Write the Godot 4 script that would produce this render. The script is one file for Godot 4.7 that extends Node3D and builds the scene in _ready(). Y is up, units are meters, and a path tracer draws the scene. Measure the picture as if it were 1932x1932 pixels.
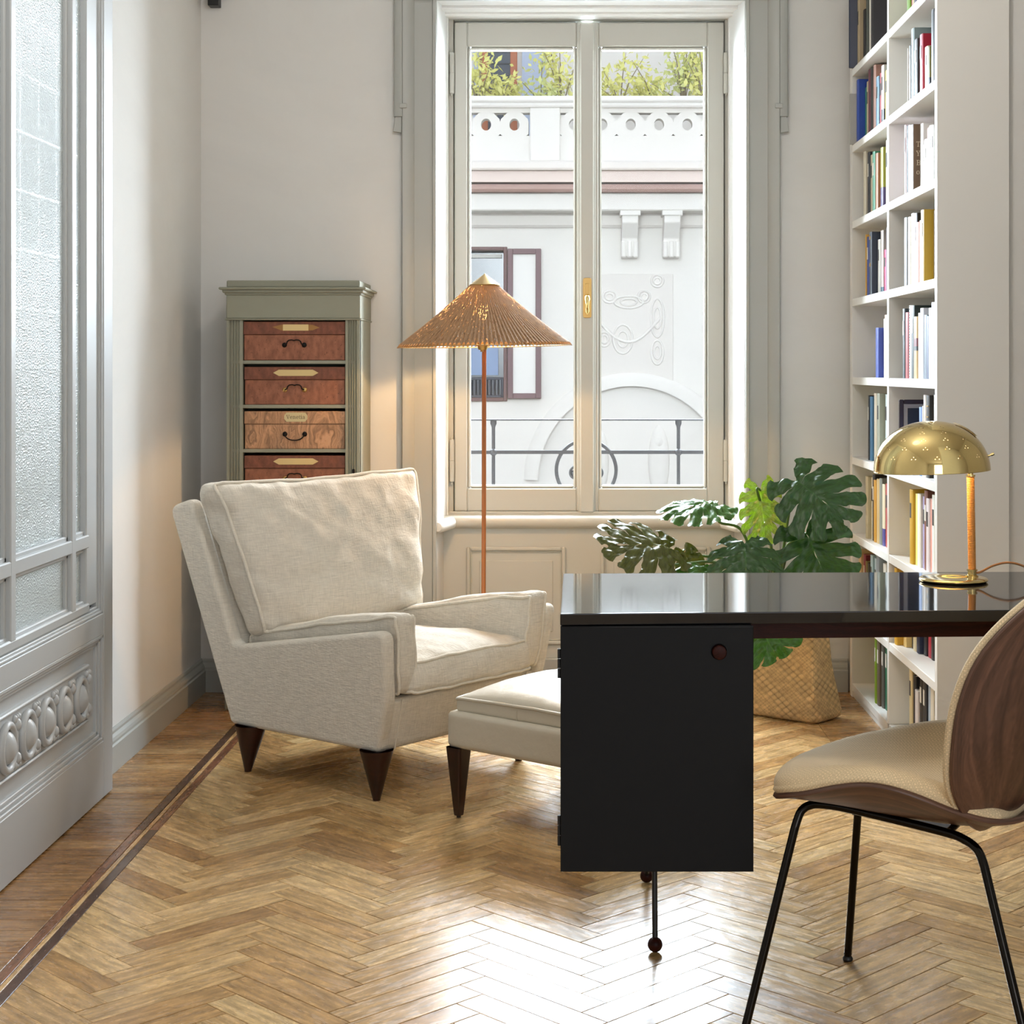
extends Node3D
# A reading corner: parquet floor, French window, armchair, desk, bookcase.  x right, y up, depth runs along -z; units are metres.

const K := 3170.0          # focal length of the photograph in its pixels
const EXPOSURE := 1.0
const SKY := 1.4
const REAR := 7.0
const SIDE := 0.0
const FRONT := 130.0
const FLOOR_LAMP := 0.58
const PENDANT := 0.9
const DESK_LAMP := 0.075
var taken := {}
var tex := {}
var M := {}
var rng := RandomNumberGenerator.new()

# ------------------------------------------------------------------ naming
func numbered(n: String) -> String:
	if not taken.has(n):
		taken[n] = 0
		return n
	taken[n] += 1
	return "%s_%03d" % [n, taken[n]]

func tag(o, label := "", category := "", group := "", kind := ""):
	if label: o.set_meta("label", label)
	if category: o.set_meta("category", category)
	if group: o.set_meta("group", group)
	if kind: o.set_meta("kind", kind)
	return o

func thing(called: String, label: String, category: String, at := Vector3.ZERO, basis := Basis(), group := ""):
	var o := Node3D.new()
	o.name = numbered(called)
	add_child(o)
	o.transform = Transform3D(basis, at)
	return tag(o, label, category, group)

func structure(called: String, label: String):
	var o := Node3D.new()
	o.name = numbered(called)
	add_child(o)
	return tag(o, label, "", "", "structure")

func part(parent, called: String, g, mat, label := ""):
	var o := MeshInstance3D.new()
	o.mesh = g if g is Mesh else g.mesh()
	o.material_override = mat
	o.name = numbered(called) if parent == self else called
	parent.add_child(o, true)
	if label: o.set_meta("label", label)
	return o

func W(x: float, y: float, d: float) -> Vector3:
	return Vector3(x, y, -d)

# ------------------------------------------------------------------ mesh builder
class G:
	var v := PackedVector3Array()
	var n := PackedVector3Array()
	var t := PackedVector2Array()
	func tri(a, b, c, na, nb, nc, ua, ub, uc):
		if (b - a).cross(c - a).dot(na + nb + nc) > 0.0:
			v.append(a); v.append(c); v.append(b)
			n.append(na); n.append(nc); n.append(nb)
			t.append(ua); t.append(uc); t.append(ub)
		else:
			v.append(a); v.append(b); v.append(c)
			n.append(na); n.append(nb); n.append(nc)
			t.append(ua); t.append(ub); t.append(uc)
	func quad(a, b, c, d, nn, ua := Vector2(0, 0), ub := Vector2(1, 0), uc := Vector2(1, 1), ud := Vector2(0, 1)):
		tri(a, b, c, nn, nn, nn, ua, ub, uc)
		tri(a, c, d, nn, nn, nn, ua, uc, ud)
	# box with chamfered edges; uv in metres, u along the longest side; off shifts the grain
	func box(lo: Vector3, hi: Vector3, ch := 0.0, off := Vector2.ZERO, grain := -1):
		var c := (lo + hi) / 2.0
		var h := (hi - lo) / 2.0
		var long := grain if grain >= 0 else h.max_axis_index()
		var k := minf(ch, minf(h.x, minf(h.y, h.z)) * 0.9)
		for ax in 3:
			var i := (ax + 1) % 3
			var j := (ax + 2) % 3
			for s in [-1.0, 1.0]:
				var nn := Vector3.ZERO
				nn[ax] = s
				var q := []
				for e in [[-1, -1], [1, -1], [1, 1], [-1, 1]]:
					var p := Vector3.ZERO
					p[ax] = s * h[ax]
					p[i] = e[0] * (h[i] - k)
					p[j] = e[1] * (h[j] - k)
					q.append(c + p)
				_q(q, nn, long, off)
		if k > 0.0:
			for ax in 3:
				var i := (ax + 1) % 3
				var j := (ax + 2) % 3
				for si in [-1.0, 1.0]:
					for sj in [-1.0, 1.0]:
						var nn := Vector3.ZERO
						nn[i] = si
						nn[j] = sj
						nn = nn.normalized()
						var q := []
						for e in [[-1, 0], [1, 0], [1, 1], [-1, 1]]:
							var p := Vector3.ZERO
							p[ax] = e[0] * (h[ax] - k)
							p[i] = si * (h[i] - (k if e[1] == 1 else 0.0))
							p[j] = sj * (h[j] - (0.0 if e[1] == 1 else k))
							q.append(c + p)
						_q(q, nn, long, off)
			for sx in [-1.0, 1.0]:
				for sy in [-1.0, 1.0]:
					for sz in [-1.0, 1.0]:
						var s := Vector3(sx, sy, sz)
						var a := c + s * Vector3(h.x, h.y - k, h.z - k)
						var b := c + s * Vector3(h.x - k, h.y, h.z - k)
						var d := c + s * Vector3(h.x - k, h.y - k, h.z)
						var nn := s.normalized()
						tri(a, b, d, nn, nn, nn, off, off, off)
		return self
	func _q(q: Array, nn: Vector3, long: int, off: Vector2):
		var other := [(long + 1) % 3, (long + 2) % 3]
		var uv := []
		for p in q:
			var w: float = p[other[0]] if absf(nn[other[0]]) < absf(nn[other[1]]) else p[other[1]]
			uv.append(Vector2(p[long], w) + off)
		quad(q[0], q[1], q[2], q[3], nn, uv[0], uv[1], uv[2], uv[3])
	# smooth surface through rows of points
	func grid(P: Array, flip := false, loop_u := false, loop_v := false, us := 1.0, vs := 1.0):
		var a := P.size()
		var b: int = P[0].size()
		var N := []
		for i in a:
			var row := PackedVector3Array()
			row.resize(b)
			var i0 := i - 1 if i > 0 else (a - 2 if loop_u else 0)
			var i1 := i + 1 if i < a - 1 else (1 if loop_u else a - 1)
			for j in b:
				var j0 := j - 1 if j > 0 else (b - 2 if loop_v else 0)
				var j1 := j + 1 if j < b - 1 else (1 if loop_v else b - 1)
				var nn: Vector3 = (P[i1][j] - P[i0][j]).cross(P[i][j1] - P[i][j0])
				if nn.length_squared() < 1e-18:
					var ii := 1 if i == 0 else (a - 2 if i == a - 1 else i)
					nn = (P[mini(ii + 1, a - 1)][j] - P[ii - 1][j]).cross(P[ii][j1] - P[ii][j0])
				row[j] = (-nn if flip else nn).normalized()
			N.append(row)
		for i in a - 1:
			for j in b - 1:
				var ua := Vector2(float(i) / (a - 1) * us, float(j) / (b - 1) * vs)
				var uc := Vector2(float(i + 1) / (a - 1) * us, float(j + 1) / (b - 1) * vs)
				tri(P[i][j], P[i + 1][j], P[i + 1][j + 1], N[i][j], N[i + 1][j], N[i + 1][j + 1], ua, Vector2(uc.x, ua.y), uc)
				tri(P[i][j], P[i + 1][j + 1], P[i][j + 1], N[i][j], N[i + 1][j + 1], N[i][j + 1], ua, uc, Vector2(ua.x, uc.y))
		return self
	# profile of (radius, height) turned about the y axis at c; corners of the profile stay sharp where given twice
	func lathe(prof: Array, c := Vector3.ZERO, seg := 28, us := 1.0, vs := 1.0):
		var runs := [[]]
		for i in prof.size():
			if i > 0 and prof[i] == prof[i - 1]:
				runs.append([])
			runs[-1].append(prof[i])
		for r in runs:
			if r.size() < 2:
				continue
			var P := []
			for k in seg + 1:
				var an := TAU * k / seg
				var row := PackedVector3Array()
				for p in r:
					row.append(c + Vector3(cos(an) * p.x, p.y, sin(an) * p.x))
				P.append(row)
			grid(P, false, true, false, us, vs)
		return self
	func tube(path: Array, r, seg := 10, closed := false, caps := true):
		var P := []
		var m := path.size()
		var up := Vector3(0.13, 1, 0.21).normalized()
		for i in m:
			var a: Vector3 = path[i - 1] if i > 0 else (path[m - 2] if closed else path[0])
			var b: Vector3 = path[i + 1] if i < m - 1 else (path[1] if closed else path[m - 1])
			var dir := (b - a).normalized()
			var x := up - dir * up.dot(dir)
			if x.length() < 0.01:
				x = Vector3(1, 0, 0) - dir * dir.x
			x = x.normalized()
			up = x
			var y := dir.cross(x)
			var rr: float = r[i] if r is Array else r
			var row := PackedVector3Array()
			for k in seg + 1:
				var an := TAU * k / seg
				row.append(path[i] + (x * cos(an) + y * sin(an)) * rr)
			P.append(row)
		grid(P, true, closed, true)
		if caps and not closed:
			for e in [0, m - 1]:
				var nn: Vector3 = (path[0] - path[1]).normalized() if e == 0 else (path[m - 1] - path[m - 2]).normalized()
				for k in seg:
					tri(path[e], P[e][k], P[e][k + 1], nn, nn, nn, Vector2.ZERO, Vector2.ZERO, Vector2.ZERO)
		return self
	# outline (any winding) in local xy pushed along z from 0 to t, edges rounded by r; f maps local points
	func slab(poly: PackedVector2Array, t: float, r: float, f: Callable, steps := 3, off := Vector2.ZERO):
		var p := poly.duplicate()
		if Geometry2D.is_polygon_clockwise(p):
			p.reverse()
		var m := p.size()
		var nrm := PackedVector2Array()
		var edge := PackedVector2Array()
		for i in m:
			var e := (p[(i + 1) % m] - p[i]).normalized()
			edge.append(Vector2(e.y, -e.x))
		for i in m:
			var a := edge[(i + m - 1) % m]
			var b := edge[i]
			var s := (a + b).normalized()
			nrm.append(s / maxf(0.35, s.dot(b)))
		var layers := []
		for k in steps + 1:
			var an := PI / 2 * k / steps
			layers.append([r * (1.0 - sin(an)), r * (1.0 - cos(an)), -cos(an), sin(an)])
		var all := layers.duplicate()
		for k in range(steps, -1, -1):
			var q = layers[k]
			all.append([q[0], t - q[1], -q[2], q[3]])
		if r <= 0.0:
			all = [[0.0, 0.0, 0.0, 1.0], [0.0, t, 0.0, 1.0]]
		for k in all.size() - 1:
			var A = all[k]
			var B = all[k + 1]
			var run := 0.0
			for i in m:
				var j := (i + 1) % m
				var len := p[i].distance_to(p[j])
				var ni := nrm[i].normalized() if edge[(i + m - 1) % m].dot(edge[i]) > 0.6 else edge[i]
				var nj := nrm[j].normalized() if edge[j].dot(edge[i]) > 0.6 else edge[i]
				var q := []
				var nn := []
				for e in [[i, A, ni], [j, A, nj], [j, B, nj], [i, B, ni]]:
					var xy: Vector2 = p[e[0]] - nrm[e[0]] * e[1][0]
					var pos := Vector3(xy.x, xy.y, e[1][1])
					var no := Vector3(e[2].x * e[1][3], e[2].y * e[1][3], e[1][2])
					var w: Vector3 = f.call(pos)
					q.append(w)
					nn.append((f.call(pos + no * 0.001) - w).normalized())
				var u0 := Vector2(run, A[1]) + off
				var u1 := Vector2(run + len, B[1]) + off
				tri(q[0], q[1], q[2], nn[0], nn[1], nn[2], u0, Vector2(u1.x, u0.y), u1)
				tri(q[0], q[2], q[3], nn[0], nn[2], nn[3], u0, u1, Vector2(u0.x, u1.y))
				run += len
		var cap := PackedVector2Array()
		for i in m:
			cap.append(p[i] - nrm[i] * r)
		var ix := Geometry2D.triangulate_polygon(cap)
		for s in [0.0, 1.0]:
			for k in range(0, ix.size(), 3):
				var q := []
				var no := Vector3(0, 0, s * 2.0 - 1.0)
				for e in 3:
					var xy := cap[ix[k + e]]
					q.append(f.call(Vector3(xy.x, xy.y, s * t)))
				var nn: Vector3 = (f.call(Vector3(cap[ix[k]].x, cap[ix[k]].y, s * t) + no * 0.001) - q[0]).normalized()
				tri(q[0], q[1], q[2], nn, nn, nn, cap[ix[k]] + off, cap[ix[k + 1]] + off, cap[ix[k + 2]] + off)
		return self
	func mesh() -> ArrayMesh:
		var arr := []
		arr.resize(Mesh.ARRAY_MAX)
		arr[Mesh.ARRAY_VERTEX] = v
		arr[Mesh.ARRAY_NORMAL] = n
		arr[Mesh.ARRAY_TEX_UV] = t
		var am := ArrayMesh.new()
		am.add_surface_from_arrays(Mesh.PRIMITIVE_TRIANGLES, arr)
		return am

# outline with its corners rounded
static func rounded(p: Array, r, seg := 5) -> PackedVector2Array:
	var o := PackedVector2Array()
	var m := p.size()
	for i in m:
		var a: Vector2 = p[(i + m - 1) % m]
		var b: Vector2 = p[i]
		var c: Vector2 = p[(i + 1) % m]
		var rr: float = r[i] if r is Array else r
		if rr <= 0.0:
			o.append(b)
			continue
		var u := (a - b).normalized()
		var w := (c - b).normalized()
		var half := u.angle_to(w) / 2.0
		var len := minf(rr / maxf(0.2, absf(tan(half))), minf(a.distance_to(b), c.distance_to(b)) * 0.48)
		for k in seg + 1:
			var s := float(k) / seg
			o.append((b + u * len) * (1 - s) * (1 - s) + b * 2.0 * s * (1 - s) + (b + w * len) * s * s)
	return o

static func rect(x0: float, y0: float, x1: float, y1: float) -> PackedVector2Array:
	return PackedVector2Array([Vector2(x0, y0), Vector2(x1, y0), Vector2(x1, y1), Vector2(x0, y1)])

# ------------------------------------------------------------------ upholstery: a rounded block laid into eight corners, its faces swollen
class Soft:
	var c := []          # corners: index = x + 2 y + 4 z, each 0 or 1
	var r := 0.03        # rounding, as a share per axis computed from size
	var b := [0.0, 0.0, 0.0, 0.0, 0.0, 0.0]   # swelling of -x +x -y +y -z +z, metres
	var wave := 0.0
	var noise: FastNoiseLite
	var h := Vector3.ONE
	func _init(corners: Array, radius: float, swell := [0, 0, 0, 0, 0, 0], w := 0.0, nz: FastNoiseLite = null):
		c = corners
		r = radius
		b = swell
		wave = w
		noise = nz
		h = Vector3((c[1] - c[0]).length() + (c[7] - c[6]).length(), (c[2] - c[0]).length() + (c[7] - c[5]).length(), (c[4] - c[0]).length() + (c[7] - c[3]).length()) / 4.0
	func warp(p: Vector3) -> Vector3:
		var q := p / h
		var e := Vector3(clampf(1 - q.x * q.x, 0, 1), clampf(1 - q.y * q.y, 0, 1), clampf(1 - q.z * q.z, 0, 1))
		var s := Vector3(sqrt(e.x), sqrt(e.y), sqrt(e.z))
		var k := p
		k.x += (b[1] * smoothstep(-1, 1, q.x) - b[0] * smoothstep(1, -1, q.x)) * s.y * s.z
		k.y += (b[3] * smoothstep(-1, 1, q.y) - b[2] * smoothstep(1, -1, q.y)) * s.x * s.z
		k.z += (b[5] * smoothstep(-1, 1, q.z) - b[4] * smoothstep(1, -1, q.z)) * s.x * s.y
		if wave > 0.0:
			k += Vector3(noise.get_noise_3dv(p * 9.0), noise.get_noise_3dv(p * 9.0 + Vector3(40, 0, 0)), noise.get_noise_3dv(p * 9.0 + Vector3(0, 70, 0))) * wave
		q = (k / h + Vector3.ONE) / 2.0
		var x0: Vector3 = (c[0] * (1 - q.x) + c[1] * q.x) * (1 - q.y) + (c[2] * (1 - q.x) + c[3] * q.x) * q.y
		var x1: Vector3 = (c[4] * (1 - q.x) + c[5] * q.x) * (1 - q.y) + (c[6] * (1 - q.x) + c[7] * q.x) * q.y
		return x0 * (1 - q.z) + x1 * q.z
	func at(cube: Vector3) -> Array:        # cube in -1..1, on its surface -> [point, normal] before warping
		var q := cube * h
		var rr := minf(r, minf(h.x, minf(h.y, h.z)) * 0.98)
		var lim := h - Vector3.ONE * rr
		var base := q.clamp(-lim, lim)
		var nn := (q - base).normalized()
		return [base + nn * rr, nn]
	func build(g: G, n := 18):
		for ax in 3:
			var i := (ax + 1) % 3
			var j := (ax + 2) % 3
			for s in [-1.0, 1.0]:
				var P := []
				var N := []
				for a in n + 1:
					var rp := PackedVector3Array()
					var rn := PackedVector3Array()
					for d in n + 1:
						var cu := Vector3.ZERO
						cu[ax] = s
						cu[i] = sin((2.0 * a / n - 1.0) * PI / 2 * 0.999)
						cu[j] = sin((2.0 * d / n - 1.0) * PI / 2 * 0.999)
						var pn = at(cu)
						var w := warp(pn[0])
						var t1: Vector3 = pn[1].cross(Vector3(0, 1, 0) if absf(pn[1].y) < 0.8 else Vector3(1, 0, 0)).normalized()
						var t2: Vector3 = pn[1].cross(t1)
						var e := 0.002
						var nn := (warp(pn[0] + t1 * e) - w).cross(warp(pn[0] + t2 * e) - w).normalized()
						if nn.dot(warp(pn[0] + pn[1] * e) - w) < 0:
							nn = -nn
						rp.append(w)
						rn.append(nn)
					P.append(rp)
					N.append(rn)
				for a in n:
					for d in n:
						var u := Vector2(a, d) / n
						var k := 1.0 / n
						g.tri(P[a][d], P[a + 1][d], P[a + 1][d + 1], N[a][d], N[a + 1][d], N[a + 1][d + 1], u, u + Vector2(k, 0), u + Vector2(k, k))
						g.tri(P[a][d], P[a + 1][d + 1], P[a][d + 1], N[a][d], N[a + 1][d + 1], N[a][d + 1], u, u + Vector2(k, k), u + Vector2(0, k))
		return g
	# a cord round the edge of the face on axis ax, side s
	func cord(g: G, ax: int, s: float, rad: float):
		var i := (ax + 1) % 3
		var j := (ax + 2) % 3
		var path := []
		var n := 14
		for e in 4:
			for k in n:
				var u := sin((2.0 * k / n - 1.0) * PI / 2)
				var cu := Vector3.ZERO
				cu[ax] = s
				var ab = [[u, -1.0], [1.0, u], [-u, 1.0], [-1.0, -u]][e]
				cu[i] = ab[0]
				cu[j] = ab[1]
				var pn = at(cu)
				path.append(warp(pn[0] + pn[1] * rad * 0.5))
		path.append(path[0])
		g.tube(path, rad, 6, true)
		return g

static func hexa(x0: float, x1: float, y0: float, y1: float, z0: float, z1: float) -> Array:
	var o := []
	for k in 8:
		o.append(Vector3(x1 if k & 1 else x0, y1 if k & 2 else y0, z1 if k & 4 else z0))
	return o

# ------------------------------------------------------------------ textures
func noise_map(n: int, m: int, f: Callable) -> Image:
	var b := PackedByteArray()
	b.resize(n * m * 3)
	var k := 0
	for y in m:
		for x in n:
			var c: Color = f.call(x, y)
			b[k] = int(clampf(c.r, 0, 1) * 255)
			b[k + 1] = int(clampf(c.g, 0, 1) * 255)
			b[k + 2] = int(clampf(c.b, 0, 1) * 255)
			k += 3
	return Image.create_from_data(n, m, false, Image.FORMAT_RGB8, b)

func fn(seed_: int, freq: float, oct := 3, type := FastNoiseLite.TYPE_SIMPLEX_SMOOTH) -> FastNoiseLite:
	var o := FastNoiseLite.new()
	o.seed = seed_
	o.noise_type = type
	o.frequency = freq
	o.fractal_octaves = oct
	return o

func T(im: Image) -> ImageTexture:
	return ImageTexture.create_from_image(im)

func ring(q: FastNoiseLite, x: float, y: float, n: float, m: float, sx: float, sy: float) -> float:
	# seamless noise: x and y on two circles
	var a := TAU * x / n
	var b := TAU * y / m
	return q.get_noise_3d(cos(a) * sx + 3.0 * cos(b) * sy, sin(a) * sx + 17.0, sin(b) * sy + sin(a) * 0.4 * sx)

func make_textures():
	var q := fn(3, 1.0, 4)
	var q2 := fn(9, 1.0, 2)
	# oak: long pores, pale rays, slow tone; u runs along the grain
	tex.oak = T(noise_map(512, 256, func(x: int, y: int):
		var slow := q.get_noise_2d(x * 0.006, y * 0.05)
		var fibre := q2.get_noise_2d(x * 0.012, y * 0.9)
		var pore := q2.get_noise_2d(x * 0.05 + 300, y * 1.7)
		var ray := minf(0.09, maxf(0, q.get_noise_2d(x * 0.035 + 50, y * 0.06 + 9) - 0.25) * 0.5)
		var k := 0.84 + slow * 0.24 + fibre * 0.07 + ray
		if pore > 0.40: k -= 0.09
		return Color(k, k * 0.985 - 0.01, k * 0.96 - 0.02)))
	tex.oak_rough = T(noise_map(256, 256, func(x: int, y: int):
		var k := 0.5 + ring(q, x, y, 256, 256, 1.1, 1.1) * 0.25 + q2.get_noise_2d(x * 0.02, y * 0.9) * 0.05
		return Color(k, k, k)))
	tex.oak_bump = T(noise_map(512, 512, func(x: int, y: int):
		var k := 0.5 + ring(q, x, y, 512, 512, 0.8, 0.8) * 0.42 + ring(q2, x, y, 512, 512, 4.0, 4.0) * 0.10
		return Color(k, k, k)))
	tex.walnut = T(noise_map(512, 256, func(x: int, y: int):
		var bend: float = y + q.get_noise_2d(x * 0.003, y * 0.012) * 16.0
		var band := 0.5 + 0.5 * sin(bend * 0.42 + q.get_noise_2d(3, bend * 0.06) * 7.0)
		var fine := q2.get_noise_2d(x * 0.02, bend * 0.9)
		var k := 0.74 + band * 0.17 + fine * 0.14 + q.get_noise_2d(x * 0.002, bend * 0.05) * 0.22
		return Color(k, k * 0.96, k * 0.93)))
	tex.linen = T(noise_map(512, 512, func(x: int, y: int):
		var a := q2.get_noise_2d(x * 0.6, y * 0.02)
		var b := q2.get_noise_2d(x * 0.02 + 90, y * 0.6)
		var slub := maxf(0, q.get_noise_2d(x * 0.012, y * 0.28) - 0.22) + 0.6 * maxf(0, q.get_noise_2d(x * 0.28 + 70, y * 0.012) - 0.25)
		var k := 0.93 + a * 0.05 + b * 0.07 - slub * 0.16
		return Color(k, k * 0.995, k * 0.985)))
	tex.linen_bump = T(noise_map(512, 512, func(x: int, y: int):
		var a := q2.get_noise_2d(x * 0.8, y * 0.05)
		var b := q2.get_noise_2d(x * 0.05 + 90, y * 0.8)
		var crease := q.get_noise_2d(x * 0.03, y * 0.10) * 0.5 + q.get_noise_2d(x * 0.12 + 400, y * 0.03) * 0.4
		var k := 0.5 + a * 0.16 + b * 0.16 + crease * 0.3
		return Color(k, k, k)))
	tex.weave = T(noise_map(256, 256, func(x: int, y: int):
		var a := sin(x * TAU / 16.0)
		var b := sin(y * TAU / 16.0)
		var over := (int(x / 8) + int(y / 8)) % 2
		var k := 0.55 + 0.25 * (absf(b) if over else absf(a)) + q2.get_noise_2d(x * 0.3, y * 0.3) * 0.06
		return Color(k, k, k)))
	tex.canvas = T(noise_map(256, 256, func(x: int, y: int):
		var over := (int(x / 8) + int(y / 8)) % 2
		var k := (0.99 if over else 0.88) + q2.get_noise_2d(x * 0.3, y * 0.3) * 0.06 - (0.13 if x % 8 == 0 or y % 8 == 0 else 0.0)
		return Color(k, k * 0.985, k * 0.96)))
	tex.plait = T(noise_map(512, 512, func(x: int, y: int):
		var fx := fmod(x + y + 2.0 * sin(y * TAU / 128.0), 32.0) / 32.0
		var fy := fmod(x - y + 1024.0, 32.0) / 32.0
		var k := 0.3 + 0.5 * sqrt(maxf(0, sin(fx * PI))) * sqrt(maxf(0, sin(fy * PI))) + q2.get_noise_2d(x * 0.5, y * 0.08) * 0.14
		return Color(k, k, k)))
	tex.straw = T(noise_map(512, 512, func(x: int, y: int):
		var ca := int((x + y) / 32) % 16
		var cb := int((x - y + 1024) / 32) % 16
		var cell := q.get_noise_2d(ca * 7.3, cb * 5.1)
		var fx := fmod(x + y, 32.0) / 32.0
		var fy := fmod(x - y + 1024.0, 32.0) / 32.0
		var edge := 1.0 - 0.22 * pow(absf(fx * 2 - 1), 4) - 0.22 * pow(absf(fy * 2 - 1), 4)
		var k := (0.88 + cell * 0.2 + q2.get_noise_2d(x * 0.5, y * 0.06) * 0.12) * edge
		return Color(k, k * 0.97, k * 0.92)))
	tex.card = T(noise_map(512, 256, func(x: int, y: int):
		var k := 0.86 + q.get_noise_2d(x * 0.03, y * 0.03) * 0.16 + q2.get_noise_2d(x * 0.6, y * 0.6) * 0.10
		if q.get_noise_2d(x * 0.05 + 900, y * 0.09) > 0.52: k -= 0.22
		return Color(k, k * 0.97, k * 0.95)))
	tex.swirl = T(noise_map(512, 256, func(x: int, y: int):
		var an := sin(x * 0.021) * 0.9 + q.get_noise_2d(x * 0.01, y * 0.01) * 0.5
		var u := x * cos(an) + y * sin(an)
		var w := -x * sin(an) + y * cos(an)
		var s := q.get_noise_2d(u * 0.05, w * 0.006)
		var k := 0.86 + 0.30 * s + q2.get_noise_2d(u * 0.25, w * 0.03) * 0.10
		return Color(k, k * 0.97 + 0.01, k * 0.92 + 0.02)))
	tex.paint = T(noise_map(256, 256, func(x: int, y: int):
		var k := 0.97 + ring(q, x, y, 256, 256, 0.6, 0.6) * 0.012
		return Color(k, k, k)))
	tex.leaf = T(noise_map(256, 256, func(x: int, y: int):
		# v = 0 at the midrib, 1 at the margin; u along the leaf
		var vein := absf(fmod(x / 256.0 * 7.0, 1.0) - 0.5)
		var k := 0.82 + q.get_noise_2d(x * 0.02, y * 0.02) * 0.2
		var c := Color(k, k, k)
		if vein < 0.035: c = c.lerp(Color(1.25, 1.2, 1.15), 0.55)
		if y < 7: c = Color(1.3, 1.25, 1.3)
		return c))
	var nz := fn(21, 0.055, 1, FastNoiseLite.TYPE_CELLULAR)
	nz.cellular_return_type = FastNoiseLite.RETURN_DISTANCE
	var hi := nz.get_seamless_image(512, 512)
	hi.bump_map_to_normal_map(5.0)
	tex.hammer = T(hi)
	var pl := fn(5, 0.02, 4).get_seamless_image(512, 512)
	tex.plaster = T(pl)

# ------------------------------------------------------------------ materials
func mat(called: String, col: Color, rough := 0.6, metal := 0.0, spec := 0.5) -> StandardMaterial3D:
	var m := StandardMaterial3D.new()
	m.resource_name = called
	m.albedo_color = col
	m.roughness = rough
	m.metallic = metal
	m.metallic_specular = spec
	return m

func tri_mat(called: String, col: Color, rough: float, t, scale: float, bump = null, deep := 0.0) -> StandardMaterial3D:
	var m := mat(called, col, rough)
	m.uv1_triplanar = true
	m.uv1_scale = Vector3.ONE * scale
	m.albedo_texture = t
	if bump:
		m.heightmap_enabled = true
		m.heightmap_texture = bump
		m.heightmap_scale = deep
	return m

func uv_mat(called: String, col: Color, rough: float, t, scale: Vector2) -> StandardMaterial3D:
	var m := mat(called, col, rough)
	m.albedo_texture = t
	m.uv1_scale = Vector3(scale.x, scale.y, 1)
	return m

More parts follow.
